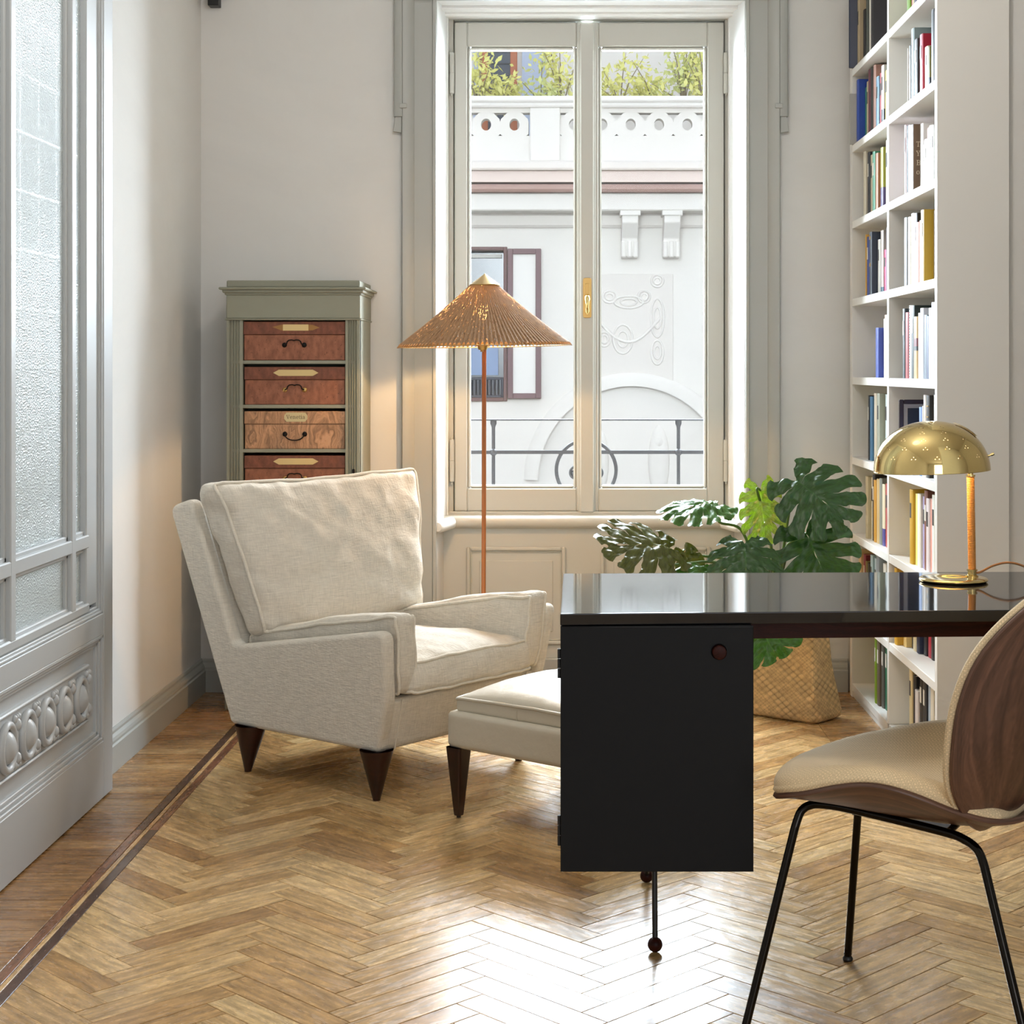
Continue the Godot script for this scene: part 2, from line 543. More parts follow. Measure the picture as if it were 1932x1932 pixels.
func make_materials():
	M.wall = tri_mat("plaster", Color(0.875, 0.868, 0.85), 0.85, tex.paint, 0.6)
	M.wall.uv1_world_triplanar = true
	M.ceiling = mat("ceiling paint", Color(0.9, 0.895, 0.88), 0.9)
	M.trim = mat("grey satin paint", Color(0.665, 0.668, 0.645), 0.42)
	M.door = mat("cool grey satin paint", Color(0.70, 0.71, 0.71), 0.4)
	M.sash = mat("pale grey window paint", Color(0.735, 0.73, 0.695), 0.4)
	M.white = mat("white satin paint", Color(0.90, 0.895, 0.88), 0.4)
	M.shelf = mat("white lacquer", Color(0.885, 0.875, 0.85), 0.45)
	M.reveal = mat("white reveal paint", Color(0.91, 0.91, 0.90), 0.5)
	M.glass = mat("window glass", Color(1, 1, 1, 0.02), 0.0, 0.0, 0.12)
	M.glass.transparency = BaseMaterial3D.TRANSPARENCY_ALPHA
	M.rippled = mat("hammered glass", Color(0.92, 0.965, 0.97, 0.5), 0.2)
	M.rippled.transparency = BaseMaterial3D.TRANSPARENCY_ALPHA
	M.rippled.uv1_triplanar = true
	M.rippled.uv1_scale = Vector3(7, 7, 7)
	M.rippled.normal_enabled = true
	M.rippled.normal_texture = tex.hammer
	M.rippled.normal_scale = 1.6
	M.oak = []
	var tones := [[0.80, 0.665, 0.465], [0.84, 0.71, 0.51], [0.755, 0.605, 0.40], [0.875, 0.75, 0.555], [0.82, 0.68, 0.475], [0.70, 0.55, 0.365], [0.845, 0.725, 0.525], [0.775, 0.635, 0.435]]
	for i in tones.size():
		var c = tones[i]
		M.oak.append(oak("oak %d" % i, Color(c[0], c[1], c[2])))
	M.oak_dark = [oak("brown oak", Color(0.68, 0.52, 0.335)), oak("brown oak 2", Color(0.72, 0.56, 0.37)), oak("brown oak 3", Color(0.64, 0.48, 0.30)), oak("brown oak 4", Color(0.75, 0.60, 0.41))]
	M.inlay_dark = [oak("red inlay", Color(0.50, 0.32, 0.225)), oak("black inlay", Color(0.36, 0.25, 0.19)), oak("brown inlay", Color(0.56, 0.385, 0.27))]
	M.inlay_pale = [oak("maple inlay", Color(0.88, 0.74, 0.53)), oak("maple inlay 2", Color(0.82, 0.66, 0.46))]
	M.under = mat("floor bed", Color(0.10, 0.065, 0.04), 0.9)
	M.linen = tri_mat("oatmeal linen", Color(0.89, 0.86, 0.805), 0.95, tex.linen, 1.5, tex.linen_bump, 0.42)
	M.linen.rim_enabled = true
	M.linen.rim = 0.25
	M.piping = tri_mat("linen cord", Color(0.93, 0.90, 0.84), 0.95, tex.linen, 3.0)
	M.leather = tri_mat("cream leather", Color(0.80, 0.765, 0.69), 0.42, tex.paint, 3.0, tex.plaster, 0.05)
	M.darkwood = uv_mat("dark stained walnut", Color(0.20, 0.085, 0.055), 0.3, tex.walnut, Vector2(2, 2))
	M.redwood = uv_mat("red walnut", Color(0.22, 0.085, 0.055), 0.45, tex.walnut, Vector2(1.5, 4))
	M.redwood.metallic_specular = 0.25
	M.walnut = uv_mat("walnut veneer", Color(0.46, 0.335, 0.27), 0.42, tex.walnut, Vector2(1, 1))
	M.canvas = tri_mat("beige basket weave", Color(0.92, 0.83, 0.68), 0.9, tex.canvas, 9.0, tex.weave, 0.14)
	M.canvas.rim_enabled = true
	M.canvas.rim = 0.2
	M.blackmetal = mat("black painted steel", Color(0.028, 0.028, 0.03), 0.42)
	M.blackchrome = mat("black chrome", Color(0.16, 0.15, 0.14), 0.14, 1.0)
	M.lacquer = mat("black lacquer", Color(0.10, 0.10, 0.11), 0.05, 0.0, 0.45)
	M.deskpaint = mat("black desk paint", Color(0.07, 0.074, 0.082), 0.55, 0.0, 0.3)
	M.brass = mat("polished brass", Color(0.87, 0.775, 0.53), 0.12, 1.0)
	M.oldbrass = mat("brass", Color(0.72, 0.59, 0.37), 0.36, 1.0)
	M.iron = mat("old iron", Color(0.09, 0.075, 0.065), 0.45, 0.7)
	M.cane = mat("wound cane", Color(0.74, 0.52, 0.25), 0.38)
	M.pole = uv_mat("leather wound pole", Color(0.80, 0.50, 0.26), 0.45, tex.walnut, Vector2(1, 1))
	M.slats = tri_mat("pleated bamboo", Color(0.60, 0.465, 0.33), 0.8, tex.linen, 3.0)
	var sl := Image.create(2048, 256, false, Image.FORMAT_RGBA8)
	sl.fill(Color(1, 1, 1, 1))
	var sr := RandomNumberGenerator.new()
	sr.seed = 12
	for k in 120:
		for e in 30:
			var u := k * 2048.0 / 120.0 + sr.randi_range(2, 12)
			var v := sr.randi_range(6, 244)
			sl.fill_rect(Rect2i(int(u), v, 2, sr.randi_range(3, 7)), Color(1, 1, 1, 0))
			sl.fill_rect(Rect2i(int(u + 8) % 2048, sr.randi_range(4, 240), 2, sr.randi_range(5, 18)), Color(0.82, 0.8, 0.78, 1))
	M.slats.albedo_texture = T(sl)
	M.slats.uv1_triplanar = false
	M.slats.uv1_scale = Vector3.ONE
	M.slats.transparency = BaseMaterial3D.TRANSPARENCY_ALPHA_SCISSOR
	M.slats.alpha_scissor_threshold = 0.5
	M.slats.backlight_enabled = true
	M.slats.backlight = Color(0.13, 0.11, 0.08)
	M.cabinet = tri_mat("worn grey green paint", Color(0.565, 0.56, 0.49), 0.6, tex.paint, 2.0)
	M.cabinet_side = M.cabinet
	M.basket = tri_mat("plaited seagrass", Color(0.95, 0.82, 0.62), 0.85, tex.straw, 2.6, tex.plait, 0.5)
	M.rope = mat("twisted rope", Color(0.46, 0.36, 0.25), 0.9)
	M.cream = mat("paper", Color(0.88, 0.84, 0.74), 0.9)
	M.facade = tri_mat("facade render", Color(0.89, 0.875, 0.85), 0.9, tex.paint, 0.3)
	M.stone = mat("pale stone", Color(0.88, 0.87, 0.85), 0.9)
	M.relief = mat("stone relief", Color(0.83, 0.81, 0.785), 0.9)
	M.terracotta = mat("terracotta", Color(0.86, 0.79, 0.745), 0.85)
	M.gutter = mat("salmon gutter", Color(0.63, 0.51, 0.47), 0.6)
	M.shade_dark = mat("shutter brown", Color(0.40, 0.29, 0.28), 0.6)
	M.bulb = mat("bulb", Color(1, 0.9, 0.75), 0.4)
	M.bulb.emission_enabled = true
	M.bulb.emission = Color(1.0, 0.74, 0.42)
	M.bulb.emission_energy_multiplier = 6.0

func oak(called: String, c: Color) -> StandardMaterial3D:
	var m := uv_mat(called, c * 1.05, 0.5, tex.oak, Vector2(2.0, 4.0))
	m.roughness_texture = tex.oak_rough
	m.roughness_texture_channel = BaseMaterial3D.TEXTURE_CHANNEL_RED
	m.heightmap_enabled = true
	m.heightmap_texture = tex.oak_bump
	m.heightmap_scale = 0.006
	return m

# ------------------------------------------------------------------ camera, sky, lights
func make_view():
	var cam := Camera3D.new()
	cam.name = "camera"
	cam.projection = Camera3D.PROJECTION_FRUSTUM
	cam.near = 0.05
	cam.far = 200.0
	cam.size = 0.05 * 1932.0 / K
	cam.frustum_offset = Vector2(-111.0, -269.0) / K * 0.05
	cam.position = Vector3(0, 1.2, 0)
	cam.current = true
	add_child(cam)
	var sky := ProceduralSkyMaterial.new()
	sky.sky_top_color = Color(0.90, 0.935, 0.985)
	sky.sky_horizon_color = Color(0.97, 0.975, 0.985)
	sky.ground_bottom_color = Color(0.55, 0.54, 0.52)
	sky.ground_horizon_color = Color(0.7, 0.7, 0.68)
	sky.energy_multiplier = SKY
	var env := Environment.new()
	env.background_mode = Environment.BG_SKY
	env.sky = Sky.new()
	env.sky.sky_material = sky
	env.tonemap_mode = Environment.TONE_MAPPER_LINEAR
	env.tonemap_exposure = EXPOSURE
	env.sdfgi_enabled = true
	env.ssao_enabled = true
	env.ssil_enabled = true
	var we := WorldEnvironment.new()
	we.name = "daylight"
	we.environment = env
	add_child(we)
	# daylight of the two tall windows behind the photographer, and of the French window
	area("rear_window_light", W(1.35, 1.75, -2.32), Vector2(2.6, 2.5), Vector3(0, 0, -1), REAR, Color(0.955, 0.975, 1.0))
	area("street_window_light", W(0.066, 2.70, 7.8), Vector2(2.8, 2.40), Vector3(0, 0, 1), FRONT, Color(0.90, 0.955, 1.0))
	area("side_window_light", W(2.98, 1.75, 0.9), Vector2(2.0, 2.4), Vector3(-1, 0, 0), SIDE, Color(1.0, 0.99, 0.97))

func area(called: String, at: Vector3, size: Vector2, towards: Vector3, energy: float, col: Color):
	if energy <= 0.0: return
	var l := AreaLight3D.new()
	l.name = called
	l.area_size = size
	l.light_energy = energy
	l.light_color = col
	l.area_range = 20.0
	l.shadow_enabled = true
	add_child(l)
	l.look_at_from_position(at, at + towards, Vector3(0, 1, 0))

# ------------------------------------------------------------------ the room
func ext(g: G, poly: PackedVector2Array, y0: float, y1: float, r := 0.0):
	# plan outline (x, depth) raised from y0 to y1
	g.slab(poly, y1 - y0, r, func(p): return Vector3(p.x, y0 + p.z, -p.y))
	return g

func bx(g: G, x0, x1, y0, y1, d0, d1, ch := 0.0):
	return g.box(Vector3(x0, y0, -d1), Vector3(x1, y1, -d0), ch)

func moulding(g: G, prof: Array, path: Array):
	# profile (out, up) swept along plan path [(x, d)...]; out is to the left of the way
	var rows := []
	for i in path.size():
		var a: Vector2 = path[maxi(i - 1, 0)]
		var b: Vector2 = path[mini(i + 1, path.size() - 1)]
		var dir := (b - a).normalized()
		var nn := Vector2(-dir.y, dir.x)
		var row := PackedVector3Array()
		for p in prof:
			row.append(Vector3(path[i].x + nn.x * p.x, p.y, -(path[i].y + nn.y * p.x)))
		rows.append(row)
	for i in rows.size() - 1:
		for k in prof.size() - 1:
			var a: Vector3 = rows[i][k]
			var b: Vector3 = rows[i + 1][k]
			var c: Vector3 = rows[i + 1][k + 1]
			var d: Vector3 = rows[i][k + 1]
			g.quad(a, b, c, d, (c - b).cross(a - b).normalized())
	return g

const BACK := 6.267
const WIN := 6.49

func make_room():
	var g := G.new()
	bx(g, -1.62, 3.3, -0.25, -0.013, -2.8, 6.8)
	var floor_ = structure("floor", "herringbone oak parquet floor with a varnished sheen")
	part(floor_, "floor_bed", g, M.under)
	make_parquet(floor_)
	g = G.new()
	bx(g, -1.62, 3.3, 3.35, 3.6, -2.8, 6.8)
	tag(part(self, "ceiling", g, M.ceiling), "white ceiling above the room", "", "", "structure")
	g = G.new()
	bx(g, -1.62, -1.38, 0, 3.35, -2.8, 6.8)
	tag(part(self, "wall_left", g, M.wall), "white plaster wall behind the glazed door", "", "", "structure")
	# back wall with the splayed opening
	g = G.new()
	ext(g, PackedVector2Array([Vector2(-1.38, BACK), Vector2(-0.505, BACK), Vector2(-0.478, WIN - 0.03), Vector2(-0.478, WIN + 0.10), Vector2(-0.42, 6.80), Vector2(-1.38, 6.80)]), 0, 3.35)
	ext(g, PackedVector2Array([Vector2(0.655, BACK), Vector2(1.26, BACK), Vector2(1.26, 6.80), Vector2(0.55, 6.80), Vector2(0.612, WIN + 0.10), Vector2(0.612, WIN - 0.03)]), 0, 3.35)
	bx(g, -0.505, 0.655, 2.60, 3.35, BACK, 6.80)
	bx(g, -0.505, 0.655, 0, 0.60, 6.42, 6.80)
	tag(part(self, "wall_back", g, M.wall), "white plaster wall around the tall French window", "", "", "structure")
	g = G.new()
	ext(g, PackedVector2Array([Vector2(1.2375, 4.74), Vector2(3.0, 4.74), Vector2(3.0, 5.0), Vector2(1.5, 5.0), Vector2(1.5, BACK - 0.001), Vector2(1.2375, BACK - 0.001)]), 0, 3.35)
	bx(g, 3.0, 3.3, 0, 3.35, 2.1, 5.0)
	bx(g, 3.0, 3.3, 0, 3.35, -2.8, -0.3)
	bx(g, 3.0, 3.3, 0, 0.4, -0.3, 2.1)
	bx(g, 3.0, 3.3, 3.0, 3.35, -0.3, 2.1)
	tag(part(self, "wall_right", g, M.wall), "white wall beside and behind the tall bookcase", "", "", "structure")
	g = G.new()
	bx(g, -1.38, 0.05, 0, 3.35, -2.8, -2.5)
	bx(g, 2.7, 3.0, 0, 3.35, -2.8, -2.5)
	bx(g, 0.05, 2.7, 0, 0.4, -2.8, -2.5)
	bx(g, 0.05, 2.7, 3.05, 3.35, -2.8, -2.5)
	tag(part(self, "wall_front", g, M.wall), "white wall behind the photographer with a wide window opening", "", "", "structure")
	g = G.new()
	bx(g, 0.97, 3.0, 0, 3.35, 2.25, 2.42)
	tag(part(self, "wall_near", g, M.wall), "white partition beside the doorway the photograph is taken through", "", "", "structure")
	# skirting
	var skirt := [Vector2(0, 0.122), Vector2(0.006, 0.122), Vector2(0.009, 0.116), Vector2(0.009, 0.108), Vector2(0.015, 0.100), Vector2(0.018, 0.092), Vector2(0.018, 0.084), Vector2(0.023, 0.080), Vector2(0.023, 0.0)]
	g = moulding(G.new(), skirt, [Vector2(-1.38, BACK - 0.0), Vector2(-1.38, -2.5)])
	tag(part(self, "baseboard_left", g, M.trim), "grey moulded skirting along the left wall", "", "", "structure")
	g = moulding(G.new(), skirt, [Vector2(-0.62, BACK), Vector2(-1.38, BACK)])
	moulding(g, skirt, [Vector2(1.03, BACK), Vector2(0.77, BACK)])
	tag(part(self, "baseboard_back", g, M.trim), "grey moulded skirting along the window wall", "", "", "structure")

func make_parquet(fl):
	var w := 0.0677
	var L := 0.3345
	var s := sqrt(0.5)
	var A := Vector2(s, s)
	var B := Vector2(s, -s)
	var t1 := Vector2(0, sqrt(2.0) * w)
	var t2 := Vector2(sqrt(2.0) * L, 0)
	var V0 := Vector2(-0.69, 3.564)
	var x0 := -1.0735
	var x1 := 0.837
	var d1 := 5.985
	var list := []
	for i in range(-2, 9):
		for j in range(-62, 34):
			var V: Vector2 = V0 + t2 * i + t1 * j
			for kind in 2:
				var q: Array
				if kind == 0:
					q = [V - A * L, V, V + B * w, V + B * w - A * L]
				else:
					q = [V, V + B * L, V + B * L + A * w, V + A * w]
				var c: Vector2 = (q[0] + q[2]) / 2.0
				if c.x < x0 - 0.12 or c.x > 3.1 or c.y > d1 + 0.15 or c.y < -2.4:
					continue
				if c.y > 4.5 and c.x > x1 + 0.15:
					continue
				list.append([c, kind])
	# nearest of those in the frame become pieces of their own
	for e in list:
		var px: float = 1077.0 + e[0].x * K / maxf(e[0].y, 0.1)
		var py: float = 697.0 + 1.2 * K / maxf(e[0].y, 0.1)
		var seen: bool = e[0].y > 2.9 and px > -60 and px < 1990 and py < 1990
		if seen and py < 1650 and px > 1075 and px < 1405 and py > 1210:
			seen = false       # behind the desk pedestal
		e.append(e[0].y if seen else e[0].y + 100.0)
	list.sort_custom(func(a, b): return a[2] < b[2])
	var shapes := []
	for k in 10:
		var g := G.new()
		g.box(Vector3(-L / 2 + 0.0007, -0.014, -w / 2 + 0.0007), Vector3(L / 2 - 0.0007, 0, w / 2 - 0.0007), 0.0008, Vector2(k * 0.173, k * 0.0391))
		shapes.append(g.mesh())
	var rest := {}
	var count := 0
	for e in list:
		var c: Vector2 = e[0]
		var edge: bool = c.x - 0.145 < x0 or c.y + 0.145 > d1 or (c.x + 0.145 > x1 and c.y > 4.5)
		var h := rng.randf()
		var tone = int(h * M.oak.size()) % M.oak.size()
		var turn := PI / 4 if e[1] == 0 else -PI / 4
		var b := Basis(Vector3.UP, turn) * Basis(Vector3.RIGHT, rng.randf_range(-0.0022, 0.0022)) * Basis(Vector3.FORWARD, rng.randf_range(-0.0009, 0.0009))
		var tr := Transform3D(b, W(c.x, rng.randf_range(-0.0005, 0.0), c.y))
		var sh: ArrayMesh = shapes[rng.randi() % 10]
		if edge:
			sh = cut_block(c, e[1], L, w, x0, d1, x1 if c.y > 4.4 else 9.0, rng.randf() * 2.0)
			if sh == null:
				continue
			tr = Transform3D(Basis(), Vector3(0, rng.randf_range(-0.0005, 0.0), 0))
		if count < 300 and e[2] < 50.0:
			count += 1
			var o = part(fl, "parquet_block", sh, M.oak[tone])
			o.transform = tr
		else:
			if not rest.has(tone):
				rest[tone] = SurfaceTool.new()
				rest[tone].begin(Mesh.PRIMITIVE_TRIANGLES)
			rest[tone].append_from(sh, 0, tr)
	var am := ArrayMesh.new()
	for tone in rest:
		rest[tone].commit(am)
	var o := MeshInstance3D.new()
	o.name = "parquet_blocks_beyond"
	o.mesh = am
	var n := 0
	for tone in rest:
		am.surface_set_material(n, M.oak[tone])
		n += 1
	fl.add_child(o, true)
	o.set_meta("kind", "stuff")
	# inlaid band and cross boards along the left wall
	var d := -2.4
	while d < d1 + 0.06:
		for k in 3:
			var len := rng.randf_range(0.4, 0.75)
		var l := minf(rng.randf_range(0.5, 0.8), d1 + 0.06 - d)
		if l < 0.01: break
		strip(fl, -1.1365, -1.1125, d, d + l, M.inlay_dark[rng.randi() % 3])
		strip(fl, -1.1115, -1.0995, d, d + l, M.inlay_pale[rng.randi() % 2])
		strip(fl, -1.0985, -1.0745, d, d + l, M.inlay_dark[rng.randi() % 3])
		d += l
	d = 1.6
	while d < 6.24:
		strip(fl, -1.375, -1.1375, d, minf(d + 0.068, BACK), M.oak_dark[rng.randi() % 4], true)
		d += 0.0688
	# along the window wall
	var x := -1.0745
	while x < 0.85:
		var l := minf(rng.randf_range(0.5, 0.8), 0.85 - x)
		if l < 0.01: break
		strip(fl, x, x + l, 5.986, 6.010, M.inlay_dark[rng.randi() % 3], true)
		strip(fl, x, x + l, 6.011, 6.022, M.inlay_pale[rng.randi() % 2], true)
		strip(fl, x, x + l, 6.023, 6.047, M.inlay_dark[rng.randi() % 3], true)
		x += l
	for k in 5:
		x = -1.13
		while x < 1.2:
			var l := rng.randf_range(0.4, 0.6)
			strip(fl, x, minf(x + l, 1.235), 6.048 + k * 0.075, 6.048 + k * 0.075 + 0.0742, M.oak_dark[rng.randi() % 4], true)
			x += l + 0.001
	# along the bookcase
	d = 4.5
	d = 4.74
	while d < 5.98:
		strip(fl, 0.838, 1.235, d, d + 0.068, M.oak_dark[rng.randi() % 4], true)
		d += 0.0688

func strip(fl, xa, xb, da, db, m, across := false):
	var g := G.new()
	var h := rng.randf_range(-0.0005, 0)
	g.box(Vector3(xa + 0.0004, -0.013, -db + 0.0004), Vector3(xb - 0.0004, h, -da - 0.0004), 0.0006, Vector2(rng.randf() * 2, rng.randf()), 0 if across else 2)
	var o = part(fl, "border_board" if across else "inlay_strip", g, m)

func cut_block(c: Vector2, kind: int, L: float, w: float, xa: float, da: float, xb: float, off: float) -> ArrayMesh:
	var s := sqrt(0.5)
	var u := Vector2(s, s) if kind == 0 else Vector2(s, -s)
	var n := Vector2(-u.y, u.x)
	var p := PackedVector2Array()
	for e in [[-1, -1], [1, -1], [1, 1], [-1, 1]]:
		p.append(c + u * e[0] * (L / 2 - 0.0005) + n * e[1] * (w / 2 - 0.0005))
	var keep := rect(xa, -5.0, xb, da)
	var cut := Geometry2D.intersect_polygons(p, keep)
	if cut.is_empty() or cut[0].size() < 3:
		return null
	var poly: PackedVector2Array = cut[0]
	var area := 0.0
	for i in poly.size():
		area += poly[i].cross(poly[(i + 1) % poly.size()])
	if absf(area) < 0.0006:
		return null
	var g := G.new()
	var ix := Geometry2D.triangulate_polygon(poly)
	for k in range(0, ix.size(), 3):
		var q := []
		var t := []
		for e in 3:
			var v := poly[ix[k + e]]
			q.append(Vector3(v.x, 0, -v.y))
			t.append(Vector2((v - c).dot(u) + off, (v - c).dot(n) + off * 0.3))
		g.tri(q[0], q[1], q[2], Vector3.UP, Vector3.UP, Vector3.UP, t[0], t[1], t[2])
	for i in poly.size():
		var a := poly[i]
		var b := poly[(i + 1) % poly.size()]
		var nn := (b - a).normalized()
		var no := Vector3(nn.y, 0, nn.x)
		var mid := (a + b) / 2 - c
		if no.dot(Vector3(mid.x, 0, -mid.y)) < 0: no = -no
		g.quad(Vector3(a.x, -0.013, -a.y), Vector3(b.x, -0.013, -b.y), Vector3(b.x, 0, -b.y), Vector3(a.x, 0, -a.y), no)
	return g.mesh()

# ------------------------------------------------------------------ French window
func frame_rect(g: G, x0, x1, y0, y1, wl, wr, wt, wb, d0, d1, ch := 0.003):
	bx(g, x0, x0 + wl, y0, y1, d0, d1, ch)
	bx(g, x1 - wr, x1, y0, y1, d0, d1, ch)
	bx(g, x0 + wl, x1 - wr, y1 - wt, y1, d0 + 0.0004, d1 - 0.0004, ch)
	bx(g, x0 + wl, x1 - wr, y0, y0 + wb, d0 + 0.0004, d1 - 0.0004, ch)
	return g

func px_x(x: float, d: float) -> float:
	return (x - 1077.0) * d / K

func px_y(y: float, d: float) -> float:
	return 1.2 - (y - 697.0) * d / K

func make_window():
	var w = structure("window_1", "tall double French window with grey frame and brass handle")
	# casing: upright boards with a stepped moulding, wider above the ears
	for s in [-1.0, 1.0]:
		var xi := -0.5 if s < 0 else 0.65
		var g := G.new()
		var prof := [[0.0, 0.0], [0.0, 0.020], [0.006, 0.026], [0.012, 0.026], [0.016, 0.018], [0.082, 0.018], [0.086, 0.026], [0.100, 0.030], [0.112, 0.036], [0.124, 0.036], [0.128, 0.030], [0.128, 0.0]]
		var poly := PackedVector2Array()
		for p in prof:
			poly.append(Vector2(xi + s * p[0], BACK - p[1]))
		ext(g, poly, 0.0, 2.7)
		part(w, "casing", g, M.trim)
		g = G.new()
		ext(g, PackedVector2Array([Vector2(xi + s * 0.126, BACK), Vector2(xi + s * 0.126, BACK - 0.036), Vector2(xi + s * 0.150, BACK - 0.036), Vector2(xi + s * 0.157, BACK - 0.03), Vector2(xi + s * 0.157, BACK)]), px_y(222, BACK), 3.0)
		bx(g, minf(xi + s * 0.108, xi + s * 0.136), maxf(xi + s * 0.108, xi + s * 0.136), px_y(207, BACK), px_y(198, BACK), BACK - 0.044, BACK, 0.002)
		var wy := px_y(222, BACK)
		g.slab(PackedVector2Array([Vector2(xi + s * 0.129, wy), Vector2(xi + s * 0.152, wy), Vector2(xi + s * 0.160, wy - 0.055), Vector2(xi + s * 0.129, wy - 0.06)]), 0.028, 0.002, func(p): return Vector3(p.x, p.y, -BACK + p.z))
		part(w, "casing_ear", g, M.trim)
	var g := G.new()
	bx(g, -0.65, 0.80, 2.574, 2.72, BACK - 0.03, BACK, 0.004)
	part(w, "casing_head", g, M.trim)
	# white reveals, with bead mouldings at their inner edge
	g = G.new()
	bx(g, -0.505, 0.655, 2.575, 2.62, BACK, WIN, 0.002)
	bx(g, -0.505, 0.655, 2.562, 2.58, BACK + 0.08, WIN, 0.004)
	bx(g, -0.505, 0.655, 2.550, 2.57, BACK + 0.14, WIN, 0.004)
	part(w, "reveal_head", g, M.reveal)
	for s in [-1.0, 1.0]:
		g = G.new()
		var xa := -0.504 if s < 0 else 0.654
		var xb := -0.477 if s < 0 else 0.611
		var poly := PackedVector2Array([Vector2(xa - s * -0.02, BACK - 0.004), Vector2(xa - s * 0.006, BACK - 0.004), Vector2(xb - s * 0.002, WIN - 0.04), Vector2(xb - s * 0.006, WIN - 0.04), Vector2(xb - s * 0.006, WIN), Vector2(xb + s * 0.03, WIN)])
		ext(g, poly, 0.62, 2.575)
		part(w, "reveal", g, M.reveal)
	# fixed frame
	g = G.new()
	frame_rect(g, px_x(846, WIN), px_x(1377, WIN), 0.640, 2.56, 0.0205, 0.0205, 0.015, 0.011, WIN - 0.008, WIN + 0.06)
	frame_rect(g, px_x(847, WIN), px_x(1376, WIN), 0.642, 2.558, 0.034, 0.034, 0.026, 0.022, WIN + 0.0355, WIN + 0.058)
	part(w, "fixed_frame", g, M.sash)
	# two casements
	var y0 := px_y(964, WIN)
	var y1 := px_y(44, WIN)
	for k in 2:
		var xa := px_x(858 if k == 0 else 1116, WIN)
		var xb := px_x(1100 if k == 0 else 1365, WIN)
		var ga := px_x(888 if k == 0 else 1135, WIN)
		var gb := px_x(1082 if k == 0 else 1328, WIN)
		var gy0 := px_y(915, WIN)
		var gy1 := px_y(95, WIN)
		var sash := Node3D.new()
		sash.name = "casement"
		w.add_child(sash, true)
		g = G.new()
		frame_rect(g, xa, xb, y0, y1, ga - xa - 0.012, xb - gb - 0.012, y1 - gy1 - 0.012, gy0 - y0 - 0.012, WIN - 0.018, WIN + 0.035, 0.004)
		part(sash, "casement_frame", g, M.sash)
		g = G.new()
		frame_rect(g, ga - 0.012, gb + 0.012, gy0 - 0.012, gy1 + 0.012, 0.012, 0.012, 0.012, 0.012, WIN - 0.008, WIN + 0.03, 0.005)
		part(sash, "glazing_bead", g, M.sash)
		g = G.new()
		bx(g, ga - 0.004, gb + 0.004, gy0 - 0.004, gy1 + 0.004, WIN + 0.010, WIN + 0.014)
		part(sash, "pane", g, M.glass)
		for hy in [[100, 176], [830, 908]]:
			var hx := px_x(852.5 if k == 0 else 1369.5, WIN - 0.02)
			var a := px_y(hy[1], WIN - 0.02)
			var b := px_y(hy[0], WIN - 0.02)
			var m := (a + b) / 2
			g = G.new()
			g.lathe([Vector2(0.001, a - 0.012), Vector2(0.004, a - 0.009), Vector2(0.003, a - 0.004), Vector2(0.0098, a), Vector2(0.0098, a), Vector2(0.0098, m - 0.001), Vector2(0.0098, m - 0.001), Vector2(0.006, m), Vector2(0.0098, m + 0.001), Vector2(0.0098, m + 0.001), Vector2(0.0098, b), Vector2(0.0098, b), Vector2(0.003, b + 0.004), Vector2(0.004, b + 0.009), Vector2(0.001, b + 0.012)], W(hx, 0, WIN - 0.022), 12)
			part(sash, "hinge", g, M.sash)
	# meeting stile
	g = G.new()
	var ma := px_x(1094, WIN - 0.03)
	var mb := px_x(1121, WIN - 0.03)
	bx(g, ma, mb, px_y(967, WIN - 0.03), px_y(43, WIN - 0.03), WIN - 0.036, WIN - 0.012, 0.005)
	bx(g, ma - 0.006, mb + 0.006, px_y(966, WIN - 0.03), px_y(44, WIN - 0.03), WIN - 0.024, WIN - 0.010, 0.003)
	part(w, "meeting_stile", g, M.sash)
	# brass handle
	var hx := px_x(1108, WIN - 0.04)
	var hy := px_y(562, WIN - 0.04)
	var lv := Node3D.new()
	lv.name = "window_handle"
	w.add_child(lv, true)
	lv.set_meta("label", "polished brass lever on a long plate")
	g = G.new()
	g.slab(rounded([Vector2(-0.0165, -0.077), Vector2(0.0165, -0.077), Vector2(0.0165, 0.077), Vector2(-0.0165, 0.077)], 0.010), 0.005, 0.0015, func(p): return W(hx + p.x, hy + p.y, WIN - 0.037 - p.z))
	part(lv, "plate", g, M.oldbrass)
	g = G.new()
	g.slab(rounded([Vector2(-0.010, 0.008), Vector2(0.010, 0.008), Vector2(0.010, 0.056), Vector2(-0.010, 0.056)], 0.008), 0.010, 0.003, func(p): return W(hx + p.x, hy + p.y, WIN - 0.041 - p.z))
	part(lv, "lock_case", g, M.oldbrass)
	g = G.new()
	g.tube([W(hx, hy + 0.006, WIN - 0.045), W(hx, hy + 0.003, WIN - 0.062), W(hx, hy - 0.004, WIN - 0.070), W(hx, hy - 0.03, WIN - 0.070), W(hx, hy - 0.052, WIN - 0.067), W(hx, hy - 0.062, WIN - 0.062)], [0.009, 0.009, 0.010, 0.006, 0.008, 0.003], 10)
	part(lv, "lever", g, M.brass)
	# sill nose
	g = G.new()
	var nose := []
	for k in 13:
		var an := -PI * 0.5 + PI * k / 12.0
		nose.append(Vector2(WIN - 0.085 - cos(an) * 0.024, px_y(986, WIN - 0.1) + sin(an) * 0.024))
	var poly := PackedVector2Array(nose)
	poly.append(Vector2(WIN + 0.02, px_y(986, WIN - 0.1) + 0.024))
	poly.append(Vector2(WIN + 0.02, px_y(986, WIN - 0.1) - 0.024))
	g.slab(poly, px_x(1387, WIN) - px_x(836, WIN), 0.0, func(p): return Vector3(px_x(836, WIN) + p.z, p.y, -p.x))
	part(w, "sill", g, M.sash)
